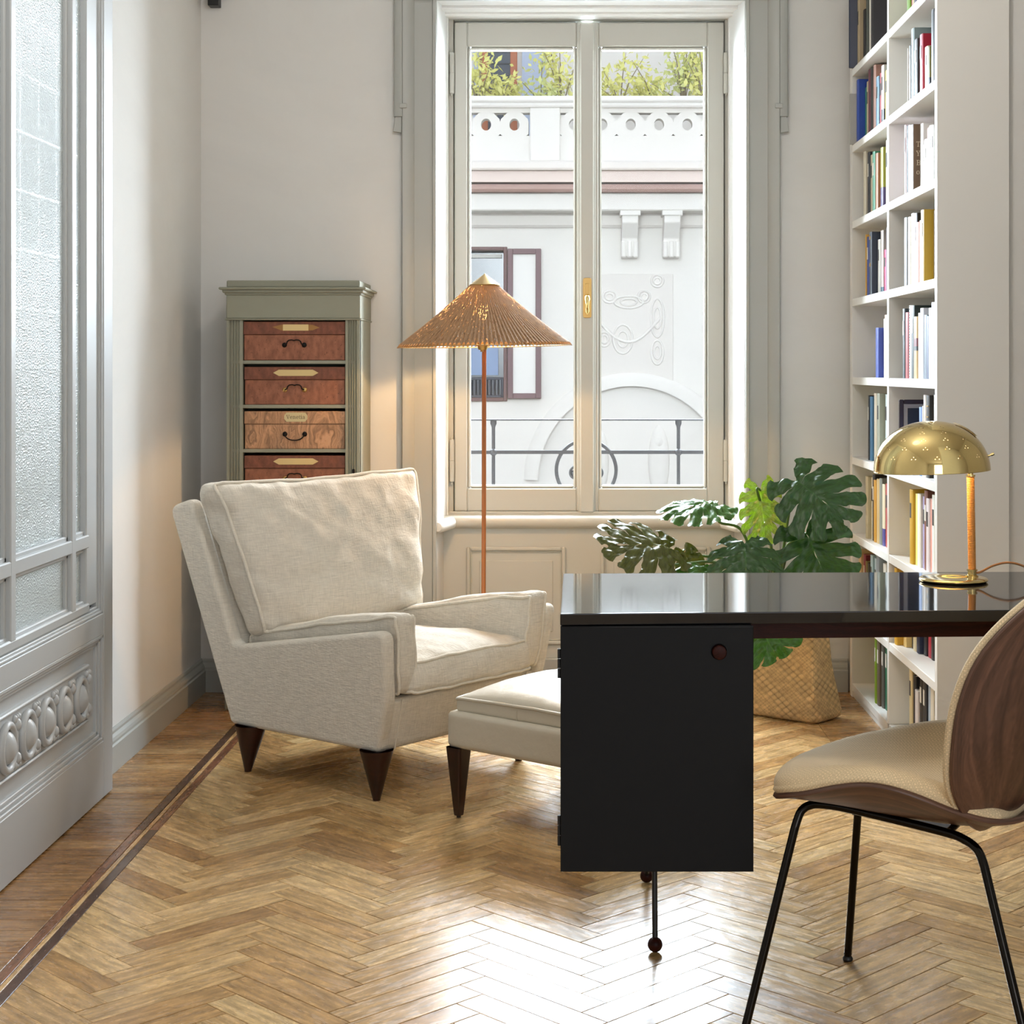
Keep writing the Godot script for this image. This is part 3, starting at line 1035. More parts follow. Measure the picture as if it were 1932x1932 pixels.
	for s in [0, 1]:
		g = G.new()
		var a := W(px_x(852, 6.4), px_y(986, 6.4), 6.40) if s == 0 else W(px_x(1366, 6.4), px_y(986, 6.4), 6.40)
		var b := W(px_x(826, 6.28), px_y(994, 6.27), 6.262) if s == 0 else W(px_x(1396, 6.27), px_y(994, 6.27), 6.262)
		g.tube([a, a.lerp(b, 0.5), b.lerp(a, 0.08), b], [0.0235, 0.0235, 0.0235, 0.017], 16)
		part(w, "sill_return", g, M.reveal)
	# lower rail under the casements
	g = G.new()
	bx(g, px_x(846, WIN), px_x(1377, WIN), px_y(978, WIN), px_y(964, WIN), WIN - 0.03, WIN + 0.05, 0.003)
	part(w, "weather_bar", g, M.sash)
	# panelled apron
	var ad := 6.42
	g = G.new()
	bx(g, -0.506, 0.656, 0.0, 0.625, ad - 0.012, ad + 0.01)
	part(w, "apron", g, M.sash)
	for r in [[880, 1068], [1133, 1341]]:
		var xa := px_x(r[0], ad)
		var xb := px_x(r[1], ad)
		var ya := 0.15
		var yb := px_y(1031, ad)
		g = G.new()
		frame_rect(g, xa, xb, ya, yb, 0.016, 0.016, 0.016, 0.016, ad - 0.022, ad - 0.010, 0.005)
		frame_rect(g, xa + 0.016, xb - 0.016, ya + 0.016, yb - 0.016, 0.006, 0.006, 0.006, 0.006, ad - 0.017, ad - 0.010, 0.003)
		bx(g, xa + 0.05, xb - 0.05, ya + 0.05, yb - 0.052, ad - 0.016, ad - 0.010, 0.003)
		part(w, "apron_panel", g, M.sash)
	g = G.new()
	bx(g, -0.506, 0.656, 0.0, 0.10, ad - 0.03, ad, 0.004)
	part(w, "apron_skirting", g, M.trim)

# ------------------------------------------------------------------ glazed door leaf standing open along the left wall
func make_door():
	var dr = structure("door_1", "grey glazed door leaf with hammered glass and a carved lower panel")
	var X := -1.305
	var d0 := 3.63
	var d1 := 4.786
	var top := 3.1
	var place := func(g: G, a: float, b: float, y0: float, y1: float, x0: float, x1: float, ch: float):
		bx(g, X + x0, X + x1, y0, y1, a, b, ch)
	var g := G.new()
	place.call(g, d1 - 0.090, d1, 0.004, top, -0.045, 0.0, 0.002)
	place.call(g, d0, d0 + 0.090, 0.004, top, -0.045, 0.0, 0.002)
	part(dr, "stile", g, M.door)
	g = G.new()
	place.call(g, d0 + 0.09, d1 - 0.09, 0.004, 0.164, -0.045, -0.0002, 0.002)
	part(dr, "bottom_rail", g, M.door)
	g = G.new()
	place.call(g, d0 + 0.09, d1 - 0.09, 0.461, 0.520, -0.045, -0.0002, 0.002)
	part(dr, "lock_rail", g, M.door)
	g = G.new()
	for k in 3:    # stepped moulding round the glazed field
		var q: float = [0.0, 0.008, 0.017][k]
		var o: float = [0.0, -0.005, -0.010][k]
		place.call(g, d1 - 0.099 - q, d1 - 0.0905 - q, 0.52, top, -0.03, -0.003 + o, 0.002)
		place.call(g, d0 + 0.0905 + q, d0 + 0.099 + q, 0.52, top, -0.03, -0.003 + o, 0.002)
		place.call(g, d0 + 0.09, d1 - 0.09, 0.520 + q * 0.8, 0.528 + q * 0.8, -0.03, -0.003 + o, 0.002)
	part(dr, "glazing_moulding", g, M.door)
	# bars between the panes
	var a0 := 4.572
	var a1 := d0 + d1 - a0
	for m in [[4.431, 4.468], [3.947, 3.984]]:
		g = G.new()
		place.call(g, m[0], m[1], 0.54, top, -0.034, -0.010, 0.003)
		place.call(g, m[0] - 0.012, m[1] + 0.012, 0.54, top, -0.034, -0.022, 0.003)
		part(dr, "upright_bar", g, M.door)
	g = G.new()
	place.call(g, a1, a0 + 0.02, 0.712, 0.748, -0.034, -0.0105, 0.003)
	place.call(g, a1, a0 + 0.02, 0.700, 0.760, -0.034, -0.022, 0.003)
	part(dr, "cross_bar", g, M.door)
	g = G.new()
	place.call(g, a1 - 0.01, a0 + 0.02, 0.536, 0.562, -0.0345, -0.0093, 0.004)
	place.call(g, a1 - 0.01, a0 + 0.02, 0.556, 0.570, -0.0343, -0.0201, 0.003)
	place.call(g, a0 + 0.004, d1 - 0.10, 0.551, top, -0.0338, -0.0141, 0.003)
	part(dr, "glazing_bead", g, M.door)
	for c in [[3.984, 4.431], [4.468, 4.574], [3.84, 3.947]]:
		for y in [[0.566, 0.702], [0.758, top]]:
			g = G.new()
			place.call(g, c[0] - 0.006, c[1] + 0.006, y[0] - 0.004, y[1] + 0.004, -0.0345, -0.0315, 0.0)
			part(dr, "pane", g, M.rippled)
	# fielded lower panel
	g = G.new()
	place.call(g, d0 + 0.09, d1 - 0.09, 0.16, 0.47, -0.045, -0.022, 0.0)
	for k in 3:
		var q: float = [0.0, 0.010, 0.020][k]
		var o: float = [-0.001, -0.007, -0.013][k]
		place.call(g, d1 - 0.100 - q, d1 - 0.0895 - q, 0.164, 0.461, -0.03, o, 0.002)
		place.call(g, d0 + 0.0895 + q, d0 + 0.100 + q, 0.164, 0.461, -0.03, o, 0.002)
		place.call(g, d0 + 0.09, d1 - 0.09, 0.451 - q, 0.4615 - q, -0.03, o, 0.002)
		place.call(g, d0 + 0.09, d1 - 0.09, 0.1635 + q, 0.174 + q, -0.03, o, 0.002)
	part(dr, "panel", g, M.door)
	g = G.new()
	place.call(g, d0 + 0.13, d1 - 0.205, 0.245, 0.392, -0.03, -0.014, 0.004)
	place.call(g, d0 + 0.13, d1 - 0.20, 0.388, 0.397, -0.03, -0.008, 0.003)
	place.call(g, d0 + 0.13, d1 - 0.20, 0.239, 0.247, -0.03, -0.009, 0.003)
	part(dr, "frieze", g, M.door)
	# carved ovals with knobs between them
	var md := 4.503
	var first := true
	var med = null
	while md > 3.80:
		var mm := Node3D.new()
		mm.name = "medallion"
		dr.add_child(mm, true)
		mm.position = W(X - 0.014, 0.317, md)
		g = G.new()
		var P := []
		for k in 9:
			var an := PI / 2 * k / 8.0
			var row := PackedVector3Array()
			for j in 29:
				var b := TAU * j / 28.0
				row.append(Vector3(0.026 * sin(an), sin(b) * 0.040 * cos(an), cos(b) * 0.034 * cos(an)))
			P.append(row)
		g.grid(P, false, false, true)
		part(mm, "boss", g, M.door)
		g = G.new()
		var path := []
		for j in 33:
			var b := TAU * j / 32.0
			path.append(Vector3(0.006, sin(b) * 0.053, cos(b) * 0.047))
		g.tube(path, 0.0098, 8, true)
		part(mm, "oval_rim", g, M.door)
		for s in [-1, 1]:
			g = G.new()
			for q in [[0.0735, s * 0.040, 0.013, 0.016], [0.0735, s * 0.018, 0.006, 0.02], [0.060, s * 0.055, 0.008, 0.010], [0.087, s * 0.055, 0.008, 0.010], [0.0735, s * 0.058, 0.007, 0.007]]:
				var R := []
				for k in 7:
					var an := PI * k / 6.0
					var row := PackedVector3Array()
					for j in 11:
						var b := TAU * j / 10.0
						row.append(Vector3(0.002 + cos(b) * sin(an) * q[2], q[1] + cos(an) * q[3], -q[0] + sin(b) * sin(an) * q[2]))
					R.append(row)
				g.grid(R, true, false, true)
			part(mm, "carved_knob", g, M.door)
		md -= 0.1465

# ------------------------------------------------------------------ archive cabinet with its paper boxes
func make_cabinet():
	var df := 5.93
	var xl := -1.215
	var xr := -0.745
	var c = thing("archive_cabinet", "tall narrow grey green painted cabinet with open compartments in the corner", "cabinet", W((xl + xr) / 2, 0, 6.1))
	var o := W((xl + xr) / 2, 0, 6.1)
	var put := func(called: String, g: G, m, label := ""):
		var p = part(c, called, g, m, label)
		p.position = -o
		return p
	var top := px_y(529, df)
	var yc0 := px_y(557, df)
	var yf := px_y(603, df)
	var g := G.new()
	bx(g, xr - 0.016, xr, 0.02, yf, df + 0.006, BACK - 0.02, 0.002)
	bx(g, xl, xl + 0.016, 0.02, yf, df + 0.006, BACK - 0.02, 0.002)
	put.call("side", g, M.cabinet)
	g = G.new()
	bx(g, xl + 0.016, xr - 0.016, 0.02, yf, BACK - 0.03, BACK - 0.02)
	put.call("back_panel", g, M.cabinet)
	# fluted uprights
	for s in [0, 1]:
		g = G.new()
		var a := xl if s == 0 else px_x(651.6, df)
		var b := px_x(458, df) if s == 0 else xr
		var poly := PackedVector2Array([Vector2(a, df + 0.03), Vector2(a, df)])
		var n := 4
		var mg := 0.009
		var stp := (b - a - 2 * mg) / n
		for k in n:
			var u := a + mg + k * stp
			poly.append(Vector2(u, df))
			for e in [[0.2, 0.004], [0.5, 0.006], [0.8, 0.004]]:
				poly.append(Vector2(u + stp * 0.78 * e[0], df + e[1]))
			poly.append(Vector2(u + stp * 0.78, df))
		poly.append(Vector2(b, df))
		poly.append(Vector2(b, df + 0.03))
		ext(g, poly, 0.02, yf)
		put.call("fluted_upright", g, M.cabinet)
	g = G.new()
	bx(g, xl - 0.001, xr + 0.001, yf + 0.003, yc0 + 0.002, df - 0.002, BACK - 0.01, 0.003)
	put.call("frieze", g, M.cabinet)
	g = G.new()
	bx(g, xl - 0.005, xr + 0.005, yf - 0.002, yf + 0.004, df - 0.007, BACK - 0.01, 0.002)
	put.call("bead", g, M.cabinet)
	g = G.new()
	for k in 3:
		var q: float = [0.006, 0.013, 0.024][k]
		var a: float = [0.0, 0.008, 0.019][k]
		var b: float = [0.010, 0.021, 0.028][k]
		bx(g, xl - q, xr + q, yc0 + a, yc0 + b, df - q, BACK - 0.01, 0.003)
	put.call("cornice", g, M.cabinet)
	g = G.new()
	bx(g, xl, xr, yc0 + 0.028, top, df, BACK - 0.01, 0.003)
	put.call("top_block", g, M.cabinet)
	g = G.new()
	bx(g, xl - 0.006, xr + 0.006, 0.0, 0.05, df - 0.008, BACK - 0.01, 0.003)
	put.call("plinth", g, M.cabinet)
	var kh := W(px_x(667, df), px_y(889, df), df - 0.0005)
	g = G.new()
	g.slab(rounded([Vector2(-0.005, -0.008), Vector2(0.005, -0.008), Vector2(0.005, 0.008), Vector2(-0.005, 0.008)], 0.005), 0.002, 0.0005, func(p): return kh + Vector3(p.x, p.y, p.z))
	put.call("keyhole_plate", g, M.iron)
	# shelves and boxes
	var xa := px_x(458, df)
	var xb := px_x(651.6, df)
	var pitch := px_y(684, df) - px_y(767.7, df)
	var clay := tri_mat("terracotta card", Color(0.655, 0.435, 0.335), 0.8, tex.card, 2.6)
	var clay_lid := tri_mat("dark terracotta card", Color(0.55, 0.345, 0.265), 0.75, tex.card, 2.6)
	var marb := tri_mat("marbled paper", Color(0.77, 0.595, 0.465), 0.75, tex.swirl, 1.9)
	var labels := ["terracotta paper archive box with a square cream label, topmost in the cabinet", "terracotta archive box with a long pointed cream label, second from the top of the cabinet", "pale marbled paper archive box with an oval label, above the lowest visible box", "terracotta archive box right behind the armchair back, lowest one in sight"]
	for k in 7:
		var ytop := px_y(606, df) - k * pitch
		var ybot := px_y(680, df) - k * pitch
		g = G.new()
		bx(g, xl + 0.015, xr - 0.015, ybot - 0.0125, ybot, df + 0.004, BACK - 0.03, 0.0015)
		put.call("shelf", g, M.cabinet)
		if k < 4:
			file_box(xa + (0.001 if k == 0 else 0.004), xb - 0.0015, ybot + 0.0006, ytop - (0.001 if k == 0 else 0.005), df + 0.006, k, clay if k != 2 else marb, clay_lid if k != 2 else marb, labels[k])

func file_box(x0: float, x1: float, y0: float, y1: float, d: float, k: int, body, lid, label: String):
	var o := W((x0 + x1) / 2, y0, d)
	var t = thing("archive_box", label, "box", o, Basis(), "archive boxes in the grey green cabinet")
	var hw := (x1 - x0) / 2
	var h := y1 - y0
	var seam := h * 0.655
	var g := G.new()
	g.box(Vector3(-hw + 0.002, 0, -0.26), Vector3(hw - 0.002, seam, -0.002), 0.002)
	part(t, "body", g, body)
	g = G.new()
	g.box(Vector3(-hw, seam + 0.001, -0.262), Vector3(hw, h, 0.0), 0.002)
	part(t, "lid", g, lid)
	g = G.new()
	var ly := seam + (h - seam) * 0.55
	var poly: PackedVector2Array
	var cx := 0.004
	if k == 0:
		poly = PackedVector2Array([Vector2(-0.044, -0.011), Vector2(0.046, -0.011), Vector2(0.046, 0.011), Vector2(-0.044, 0.011)])
	elif k == 2:
		poly = PackedVector2Array([Vector2(-0.041, -0.006), Vector2(-0.033, -0.016), Vector2(0.033, -0.016), Vector2(0.041, -0.006), Vector2(0.041, 0.006), Vector2(0.033, 0.016), Vector2(-0.033, 0.016), Vector2(-0.041, 0.006)])
	else:
		poly = PackedVector2Array([Vector2(-0.080, 0.0), Vector2(-0.06, -0.011), Vector2(0.06, -0.011), Vector2(0.080, 0.0), Vector2(0.06, 0.011), Vector2(-0.06, 0.011)])
	g.slab(poly, 0.0008, 0.0, func(p): return Vector3(p.x + cx, ly + p.y, p.z))
	part(t, "paper_label", g, mat("aged label paper", Color(0.84, 0.74, 0.52) if k != 2 else Color(0.78, 0.72, 0.55), 0.8))
	if k == 0:
		g = G.new()
		g.slab(PackedVector2Array([Vector2(-0.082, 0.002), Vector2(-0.05, -0.010), Vector2(0.06, -0.010), Vector2(0.086, 0.0), Vector2(0.06, 0.010), Vector2(-0.05, 0.010)]), 0.0004, 0.0, func(p): return Vector3(p.x + cx, ly + p.y, p.z))
		part(t, "old_label", g, mat("torn label", Color(0.60, 0.44, 0.24), 0.8))
	if k == 2:
		var tm := TextMesh.new()
		var f := SystemFont.new()
		f.font_names = PackedStringArray(["Droid Serif"])
		f.font_italic = true
		tm.font = f
		tm.text = "Venetia"
		tm.font_size = 16
		tm.pixel_size = 0.00115
		tm.depth = 0.0003
		var o2 = part(t, "lettering", tm, mat("faded ink", Color(0.42, 0.35, 0.26), 0.8))
		o2.position = Vector3(cx, ly, 0.001)
	# bail handle on two roses
	var hy := seam * 0.60 if k != 2 else seam * 0.60
	var iron: Material = M.iron if k in [0, 2] else M.oldbrass
	var hd := Node3D.new()
	hd.name = "handle"
	t.add_child(hd, true)
	for s in [-1.0, 1.0]:
		g = G.new()
		var P := []
		for a in 5:
			var an := PI / 2 * a / 4.0
			var row := PackedVector3Array()
			for j in 15:
				var b := TAU * j / 14.0
				row.append(Vector3(s * 0.035 + cos(b) * cos(an) * 0.009, hy + sin(b) * cos(an) * 0.009, -0.002 + sin(an) * 0.005))
			P.append(row)
		g.grid(P, false, false, true)
		part(hd, "rose", g, iron)
	g = G.new()
	var path := []
	if k == 2:
		for q in 15:
			var an := PI + PI * q / 14.0
			path.append(Vector3(cos(an) * 0.034, hy + sin(an) * 0.022, 0.006))
	else:
		for e in [[-0.034, 0.0], [-0.026, 0.004], [-0.024, 0.012], [-0.018, 0.017], [-0.008, 0.018], [0.0, 0.016], [0.008, 0.018], [0.018, 0.017], [0.024, 0.012], [0.026, 0.004], [0.034, 0.0]]:
			path.append(Vector3(e[0], hy + e[1], 0.006))
	g.tube(path, 0.0022, 7)
	part(hd, "bail", g, M.iron)

# ------------------------------------------------------------------ armchair
func make_armchair():
	var F := Vector3(0.781, 0, 0.624)
	var Rv := Vector3(0.624, 0, -0.781)
	var at := W(-0.534, 0, 4.65) + Rv * 0.324
	var t = thing("armchair", "cream linen armchair with slanting wings and conical dark legs", "armchair", at, Basis(F, Vector3.UP, -Rv))
	# local x forward, y up, z towards the near (left) side
	var hw := func(y: float) -> float: return 0.324 + 0.15 * (y - 0.138)
	var nz := fn(4, 1.0, 2)
	var g := G.new()
	# seat box
	var ca := []
	for k in 8:
		var up := k & 2
		var y := 0.287 if up else 0.138
		var x := (0.040 if up else 0.003) if k & 1 else (-0.665 if up else -0.620)
		ca.append(Vector3(x, y, (1 if k & 4 else -1) * (hw.call(y) - 0.004)))
	Soft.new(ca, 0.016).build(g, 12)
	part(t, "seat_base", g, M.linen)
	g = G.new()
	for s in [-1.0, 1.0]:
		g = G.new()
		g.tube([Vector3(-0.01 + 0.014, 0.140, s * 0.262), Vector3(0.021, 0.21, s * 0.264), Vector3(0.041, 0.285, s * 0.268)], 0.0022, 6)
		part(t, "front_seam", g, M.piping)
	# side panels, arm and wing in one sweep
	var out := rounded([Vector2(-0.625, 0.136), Vector2(-0.002, 0.136), Vector2(0.0507, 0.285), Vector2(0.0735, 0.489), Vector2(-0.567, 0.384), Vector2(-0.685, 0.817), Vector2(-0.794, 0.786)], [0.02, 0.02, 0.2, 0.03, 0.03, 0.03, 0.035], 6)
	for s in [1.0, -1.0]:
		g = G.new()
		g.slab(out, 0.048, 0.016, func(p): return Vector3(p.x, p.y, s * (hw.call(p.y) - p.z)), 5)
		part(t, "side_panel", g, M.linen)
	# back
	g = G.new()
	ca = []
	for k in 8:
		var up := k & 2
		var y := (0.805 if k & 1 else 0.782) if up else 0.24
		var x := (-0.690 if up else -0.53) if k & 1 else (-0.786 if up else -0.66)
		ca.append(Vector3(x, y, (1 if k & 4 else -1) * (hw.call(y) - 0.035)))
	Soft.new(ca, 0.02).build(g, 12)
	part(t, "back_frame", g, M.linen)
	# arm pads
	for s in [1.0, -1.0]:
		ca = []
		for k in 8:
			var up := k & 2
			var front := k & 1
			var outer := k & 4
			var y := (0.518 if front else 0.408) if up else (0.292 if front else 0.28)
			var x := (0.074 if up else 0.052) if front else -0.56
			var z: float = hw.call(y) - (0.053 if outer else (0.132 if up else 0.122))
			ca.append(Vector3(x, y, s * z))
		var so := Soft.new(ca, 0.020, [0, 0.006, 0, 0.024, 0.012 if s > 0 else 0.0, 0.0 if s > 0 else 0.012], 0.007, nz)
		var ap = part(t, "arm_pad", so.build(G.new(), 22), M.linen)
		g = G.new()
		so.cord(g, 2, 1.0, 0.005)
		so.cord(g, 2, -1.0, 0.005)
		part(ap, "piping", g, M.piping)
	# seat cushion
	ca = []
	for k in 8:
		var up := k & 2
		var front := k & 1
		var y := (0.385 if front else 0.37) if up else 0.294
		var x := (0.060 if up else 0.068) if front else -0.52
		ca.append(Vector3(x, y, (1 if k & 4 else -1) * (0.252 if up else 0.262)))
	var so2 := Soft.new(ca, 0.020, [0, 0.014, 0, 0.040, 0, 0], 0.007, nz)
	var sc = part(t, "seat_cushion", so2.build(G.new(), 26), M.linen)
	g = G.new()
	so2.cord(g, 1, 1.0, 0.005)
	so2.cord(g, 1, -1.0, 0.005)
	part(sc, "piping", g, M.piping)
	# back cushion
	ca = []
	for k in 8:
		var up := k & 2
		var front := k & 1
		var y := (0.884 if front else 0.862) if up else (0.415 if front else 0.40)
		var x := (-0.575 if front else -0.672) if up else (-0.455 if front else -0.552)
		ca.append(Vector3(x, y, (1 if k & 4 else -1) * (0.442 if up else 0.338)))
	var so3 := Soft.new(ca, 0.042, [0.0, 0.075, 0, -0.026, -0.006, -0.006], 0.010, nz)
	var bc = part(t, "back_cushion", so3.build(G.new(), 34), M.linen)
	g = G.new()
	so3.cord(g, 0, 1.0, 0.0055)
	part(bc, "piping", g, M.piping)
	# legs
	for x in [-0.024, -0.566]:
		for s in [1.0, -1.0]:
			g = G.new()
			var lx := 0.010 if x < -0.3 else -0.004
			var P := []
			for k in 25:
				var an := TAU * k / 24
				var row := PackedVector3Array()
				for q in [[0.0, 0.0105], [0.006, 0.0115], [0.14, 0.048]]:
					var m: float = q[0] / 0.14
					row.append(Vector3(x + lx * m + cos(an) * q[1], q[0], s * (0.305 - 0.004 * m) + sin(an) * q[1]))
				P.append(row)
			g.grid(P, false, true, false, 0.1, 0.15)
			var foot = part(t, "leg", g, M.darkwood)
	return t

# ------------------------------------------------------------------ footstool
func make_ottoman():
	var F := Vector3(0.781, 0, 0.624)
	var Rv := Vector3(0.624, 0, -0.781)
	var at := W(-0.335, 0, 4.50) + F * 0.24 + Rv * 0.26
	var t = thing("ottoman", "cream leather footstool with piped top and tapered dark legs, half behind the desk", "footstool", at, Basis(F, Vector3.UP, -Rv))
	var nz := fn(14, 1.0, 2)
	var g := G.new()
	Soft.new(hexa(-0.24, 0.24, 0.188, 0.287, -0.26, 0.26), 0.016).build(g, 12)
	part(t, "frame", g, M.leather)
	var so := Soft.new(hexa(-0.222, 0.222, 0.283, 0.318, -0.242, 0.242), 0.010, [0, 0, 0, 0.058, 0, 0], 0.002, nz)
	var cu = part(t, "cushion", so.build(G.new(), 24), M.leather)
	g = G.new()
	so.cord(g, 1, 1.0, 0.0045)
	part(cu, "piping", g, M.leather)
	g = G.new()
	g.tube([Vector3(-0.005, 0.288, 0.2425), Vector3(-0.005, 0.314, 0.2425)], 0.0015, 6)
	part(cu, "seam", g, M.leather)
	for sx in [-1.0, 1.0]:
		for sz in [-1.0, 1.0]:
			g = G.new()
			var rows := []
			for q in [[0.006, 0.0095], [0.012, 0.0105], [0.19, 0.0265]]:
				var row := PackedVector3Array()
				var p := rounded([Vector2(-q[1], -q[1]), Vector2(q[1], -q[1]), Vector2(q[1], q[1]), Vector2(-q[1], q[1])], q[1] * 0.35, 3)
				p.append(p[0])
				for v in p:
					row.append(Vector3(sx * (0.215 - 0.0) + v.x, q[0], sz * 0.236 + v.y))
				rows.append(row)
			g.grid(rows, true, false, true, 0.2, 0.1)
			var lg = part(t, "leg", g, M.darkwood)
			g = G.new()
			g.lathe([Vector2(0.0, 0.0), Vector2(0.006, 0.0), Vector2(0.006, 0.0), Vector2(0.006, 0.007)], Vector3(sx * 0.215, 0, sz * 0.236), 12)
			part(lg, "glide", g, M.blackmetal)

# ------------------------------------------------------------------ desk
func make_desk():
	var t = thing("writing_desk", "black lacquered desk with a hanging pedestal and ball footed rod legs", "desk", W(0.7, 0, 3.5))
	var o := W(0.7, 0, 3.5)
	var put := func(called: String, g: G, m, label := "", under = null):
		var p = part(under if under else t, called, g, m, label)
		if not under: p.position = -o
		return p
	var g := G.new()
	ext(g, PackedVector2Array([Vector2(-0.020, 3.163), Vector2(1.42, 3.246), Vector2(1.45, 3.835), Vector2(-0.0167, 3.788)]), 0.718, 0.740, 0.002)
	put.call("desktop", g, M.lacquer)
	g = G.new()
	bx(g, 0.0, 0.325, 0.716, 0.7185, 3.20, 3.74)
	put.call("spacer", g, M.blackmetal)
	# walnut drawer frame under the top
	g = G.new()
	ext(g, PackedVector2Array([Vector2(0.346, 3.245), Vector2(1.36, 3.300), Vector2(1.38, 3.75), Vector2(0.346, 3.70)]), 0.680, 0.7175, 0.001)
	put.call("drawer_rail", g, M.redwood, "reddish brown walnut rail under the top")
	# pedestal
	var xa := -0.0195
	var xb := 0.344
	var y0 := 0.254
	var y1 := 0.716
	g = G.new()
	bx(g, xa + 0.001, xb - 0.001, y0, y1, 3.176, 3.70, 0.002)
	put.call("pedestal", g, M.deskpaint)
	g = G.new()
	var kx := (1356.0 - 1077) * 3.163 / K
	var ky := 1.2 - (1229.0 - 697) * 3.163 / K
	# door with a round cut-out: outline with a slit to the hole
	var poly := PackedVector2Array([Vector2(xb, y0), Vector2(xb, y1), Vector2(xa, y1), Vector2(xa, y0)])
	var csg := CSGCombiner3D.new()
	var door := MeshInstance3D.new()
	var st := G.new()
	# ring of quads between hole and door edge
	var hole := []
	var edge := []
	var n := 48
	for k in n + 1:
		var an := TAU * k / n
		var dir := Vector2(cos(an), sin(an))
		hole.append(Vector2(kx, ky) + dir * 0.0152)
		var s := 1e9
		if dir.x > 1e-6: s = minf(s, (xb - 0.0015 - kx) / dir.x)
		if dir.x < -1e-6: s = minf(s, (xa + 0.0015 - kx) / dir.x)
		if dir.y > 1e-6: s = minf(s, (y1 - 0.0015 - ky) / dir.y)
		if dir.y < -1e-6: s = minf(s, (y0 + 0.0015 - ky) / dir.y)
		edge.append(Vector2(kx, ky) + dir * s)
	var corners := [Vector2(xb - 0.0015, y1 - 0.0015), Vector2(xa + 0.0015, y1 - 0.0015), Vector2(xa + 0.0015, y0 + 0.0015), Vector2(xb - 0.0015, y0 + 0.0015)]
	for k in n:
		var a := W(hole[k].x, hole[k].y, 3.163)
		var b := W(hole[k + 1].x, hole[k + 1].y, 3.163)
		var c := W(edge[k + 1].x, edge[k + 1].y, 3.163)
		var d := W(edge[k].x, edge[k].y, 3.163)
		st.quad(a, b, c, d, Vector3(0, 0, 1))
		for q in corners:
			if absf(edge[k].x - edge[k + 1].x) > 1e-5 and absf(edge[k].y - edge[k + 1].y) > 1e-5 and ((absf(edge[k].x - q.x) < 1e-5 and absf(edge[k + 1].y - q.y) < 1e-5) or (absf(edge[k + 1].x - q.x) < 1e-5 and absf(edge[k].y - q.y) < 1e-5)):
				st.tri(d, c, W(q.x, q.y, 3.163), Vector3(0, 0, 1), Vector3(0, 0, 1), Vector3(0, 0, 1), Vector2.ZERO, Vector2.ZERO, Vector2.ZERO)
		var r0 := W(hole[k].x, hole[k].y, 3.1755)
		var r1 := W(hole[k + 1].x, hole[k + 1].y, 3.1755)
		var nn := Vector3(kx - hole[k].x, ky - hole[k].y, 0).normalized()
		st.quad(a, b, r1, r0, nn)
	for e in 4:
		var p: Vector2 = corners[e]
		var q: Vector2 = corners[(e + 1) % 4]
		var p2 := (p - Vector2((xa + xb) / 2, (y0 + y1) / 2)).sign() * 0.0015 + p
		var q2 := (q - Vector2((xa + xb) / 2, (y0 + y1) / 2)).sign() * 0.0015 + q
		var mid := ((p + q) / 2 - Vector2((xa + xb) / 2, (y0 + y1) / 2)).normalized()
		st.quad(W(p.x, p.y, 3.163), W(q.x, q.y, 3.163), W(q2.x, q2.y, 3.1645), W(p2.x, p2.y, 3.1645), Vector3(mid.x, mid.y, 1).normalized())
		st.quad(W(p2.x, p2.y, 3.1645), W(q2.x, q2.y, 3.1645), W(q2.x, q2.y, 3.1755), W(p2.x, p2.y, 3.1755), Vector3(mid.x, mid.y, 0))
	csg.free()
	door.free()
	var dp = put.call("door", st, M.deskpaint)
	g = G.new()
	var P := []
	for q in [[0.0135, 3.1757], [0.0135, 3.158], [0.0128, 3.1565], [0.011, 3.1555], [0.0001, 3.155]]:
		var row := PackedVector3Array()
		for k in 25:
			var an := TAU * k / 24
			row.append(W(kx + 0.0012 + cos(an) * q[0], ky - 0.0018 + sin(an) * q[0], q[1]))
		P.append(row)
	g.grid(P, false, false, true, 0.05, 0.05)
	put.call("knob", g, M.redwood, "round walnut peg", dp)
	for y in [[1224, 1280], [1538, 1596]]:
		g = G.new()
		var hy0 = 1.2 - (y[1] - 697.0) * 3.17 / K
		var hy1 = 1.2 - (y[0] - 697.0) * 3.17 / K
		for e in 3:
			var a := lerpf(hy0, hy1, e / 3.0) + 0.0006
			var b := lerpf(hy0, hy1, (e + 1) / 3.0) - 0.0006
			g.lathe([Vector2(0, a), Vector2(0.0032, a), Vector2(0.0032, a), Vector2(0.0032, b), Vector2(0.0032, b), Vector2(0, b)], W(xa - 0.0025, 0, 3.172), 10)
		put.call("hinge", g, M.blackmetal)
	# rod legs on wooden balls
	for e in [[0.1736, 3.50, 0.254, 0.1736, 3.461], [0.172, 3.66, 0.254, 0.1775, 3.93], [1.30, 3.36, 0.680, 1.30, 3.30], [1.31, 3.66, 0.680, 1.315, 3.95]]:
		g = G.new()
		var a := W(e[0], e[2], e[1])
		var b := W(e[3], 0.0155, e[4])
		g.tube([a, b], 0.0058, 12)
		g.lathe([Vector2(0, 0), Vector2(0.013, 0), Vector2(0.013, 0), Vector2(0.013, -0.004), Vector2(0.013, -0.004), Vector2(0.006, -0.008)], a, 16)
		var lg = put.call("leg", g, M.blackmetal)
		g = G.new()
		var ball := []
		for k in 15:
			ball.append(Vector2(sin(PI * k / 14.0) * 0.0155, 0.0155 - cos(PI * k / 14.0) * 0.0155))
		g.lathe(ball, W(e[3], 0, e[4]), 20, 0.1, 0.05)
		put.call("ball_foot", g, M.redwood, "dark wooden ball", lg)

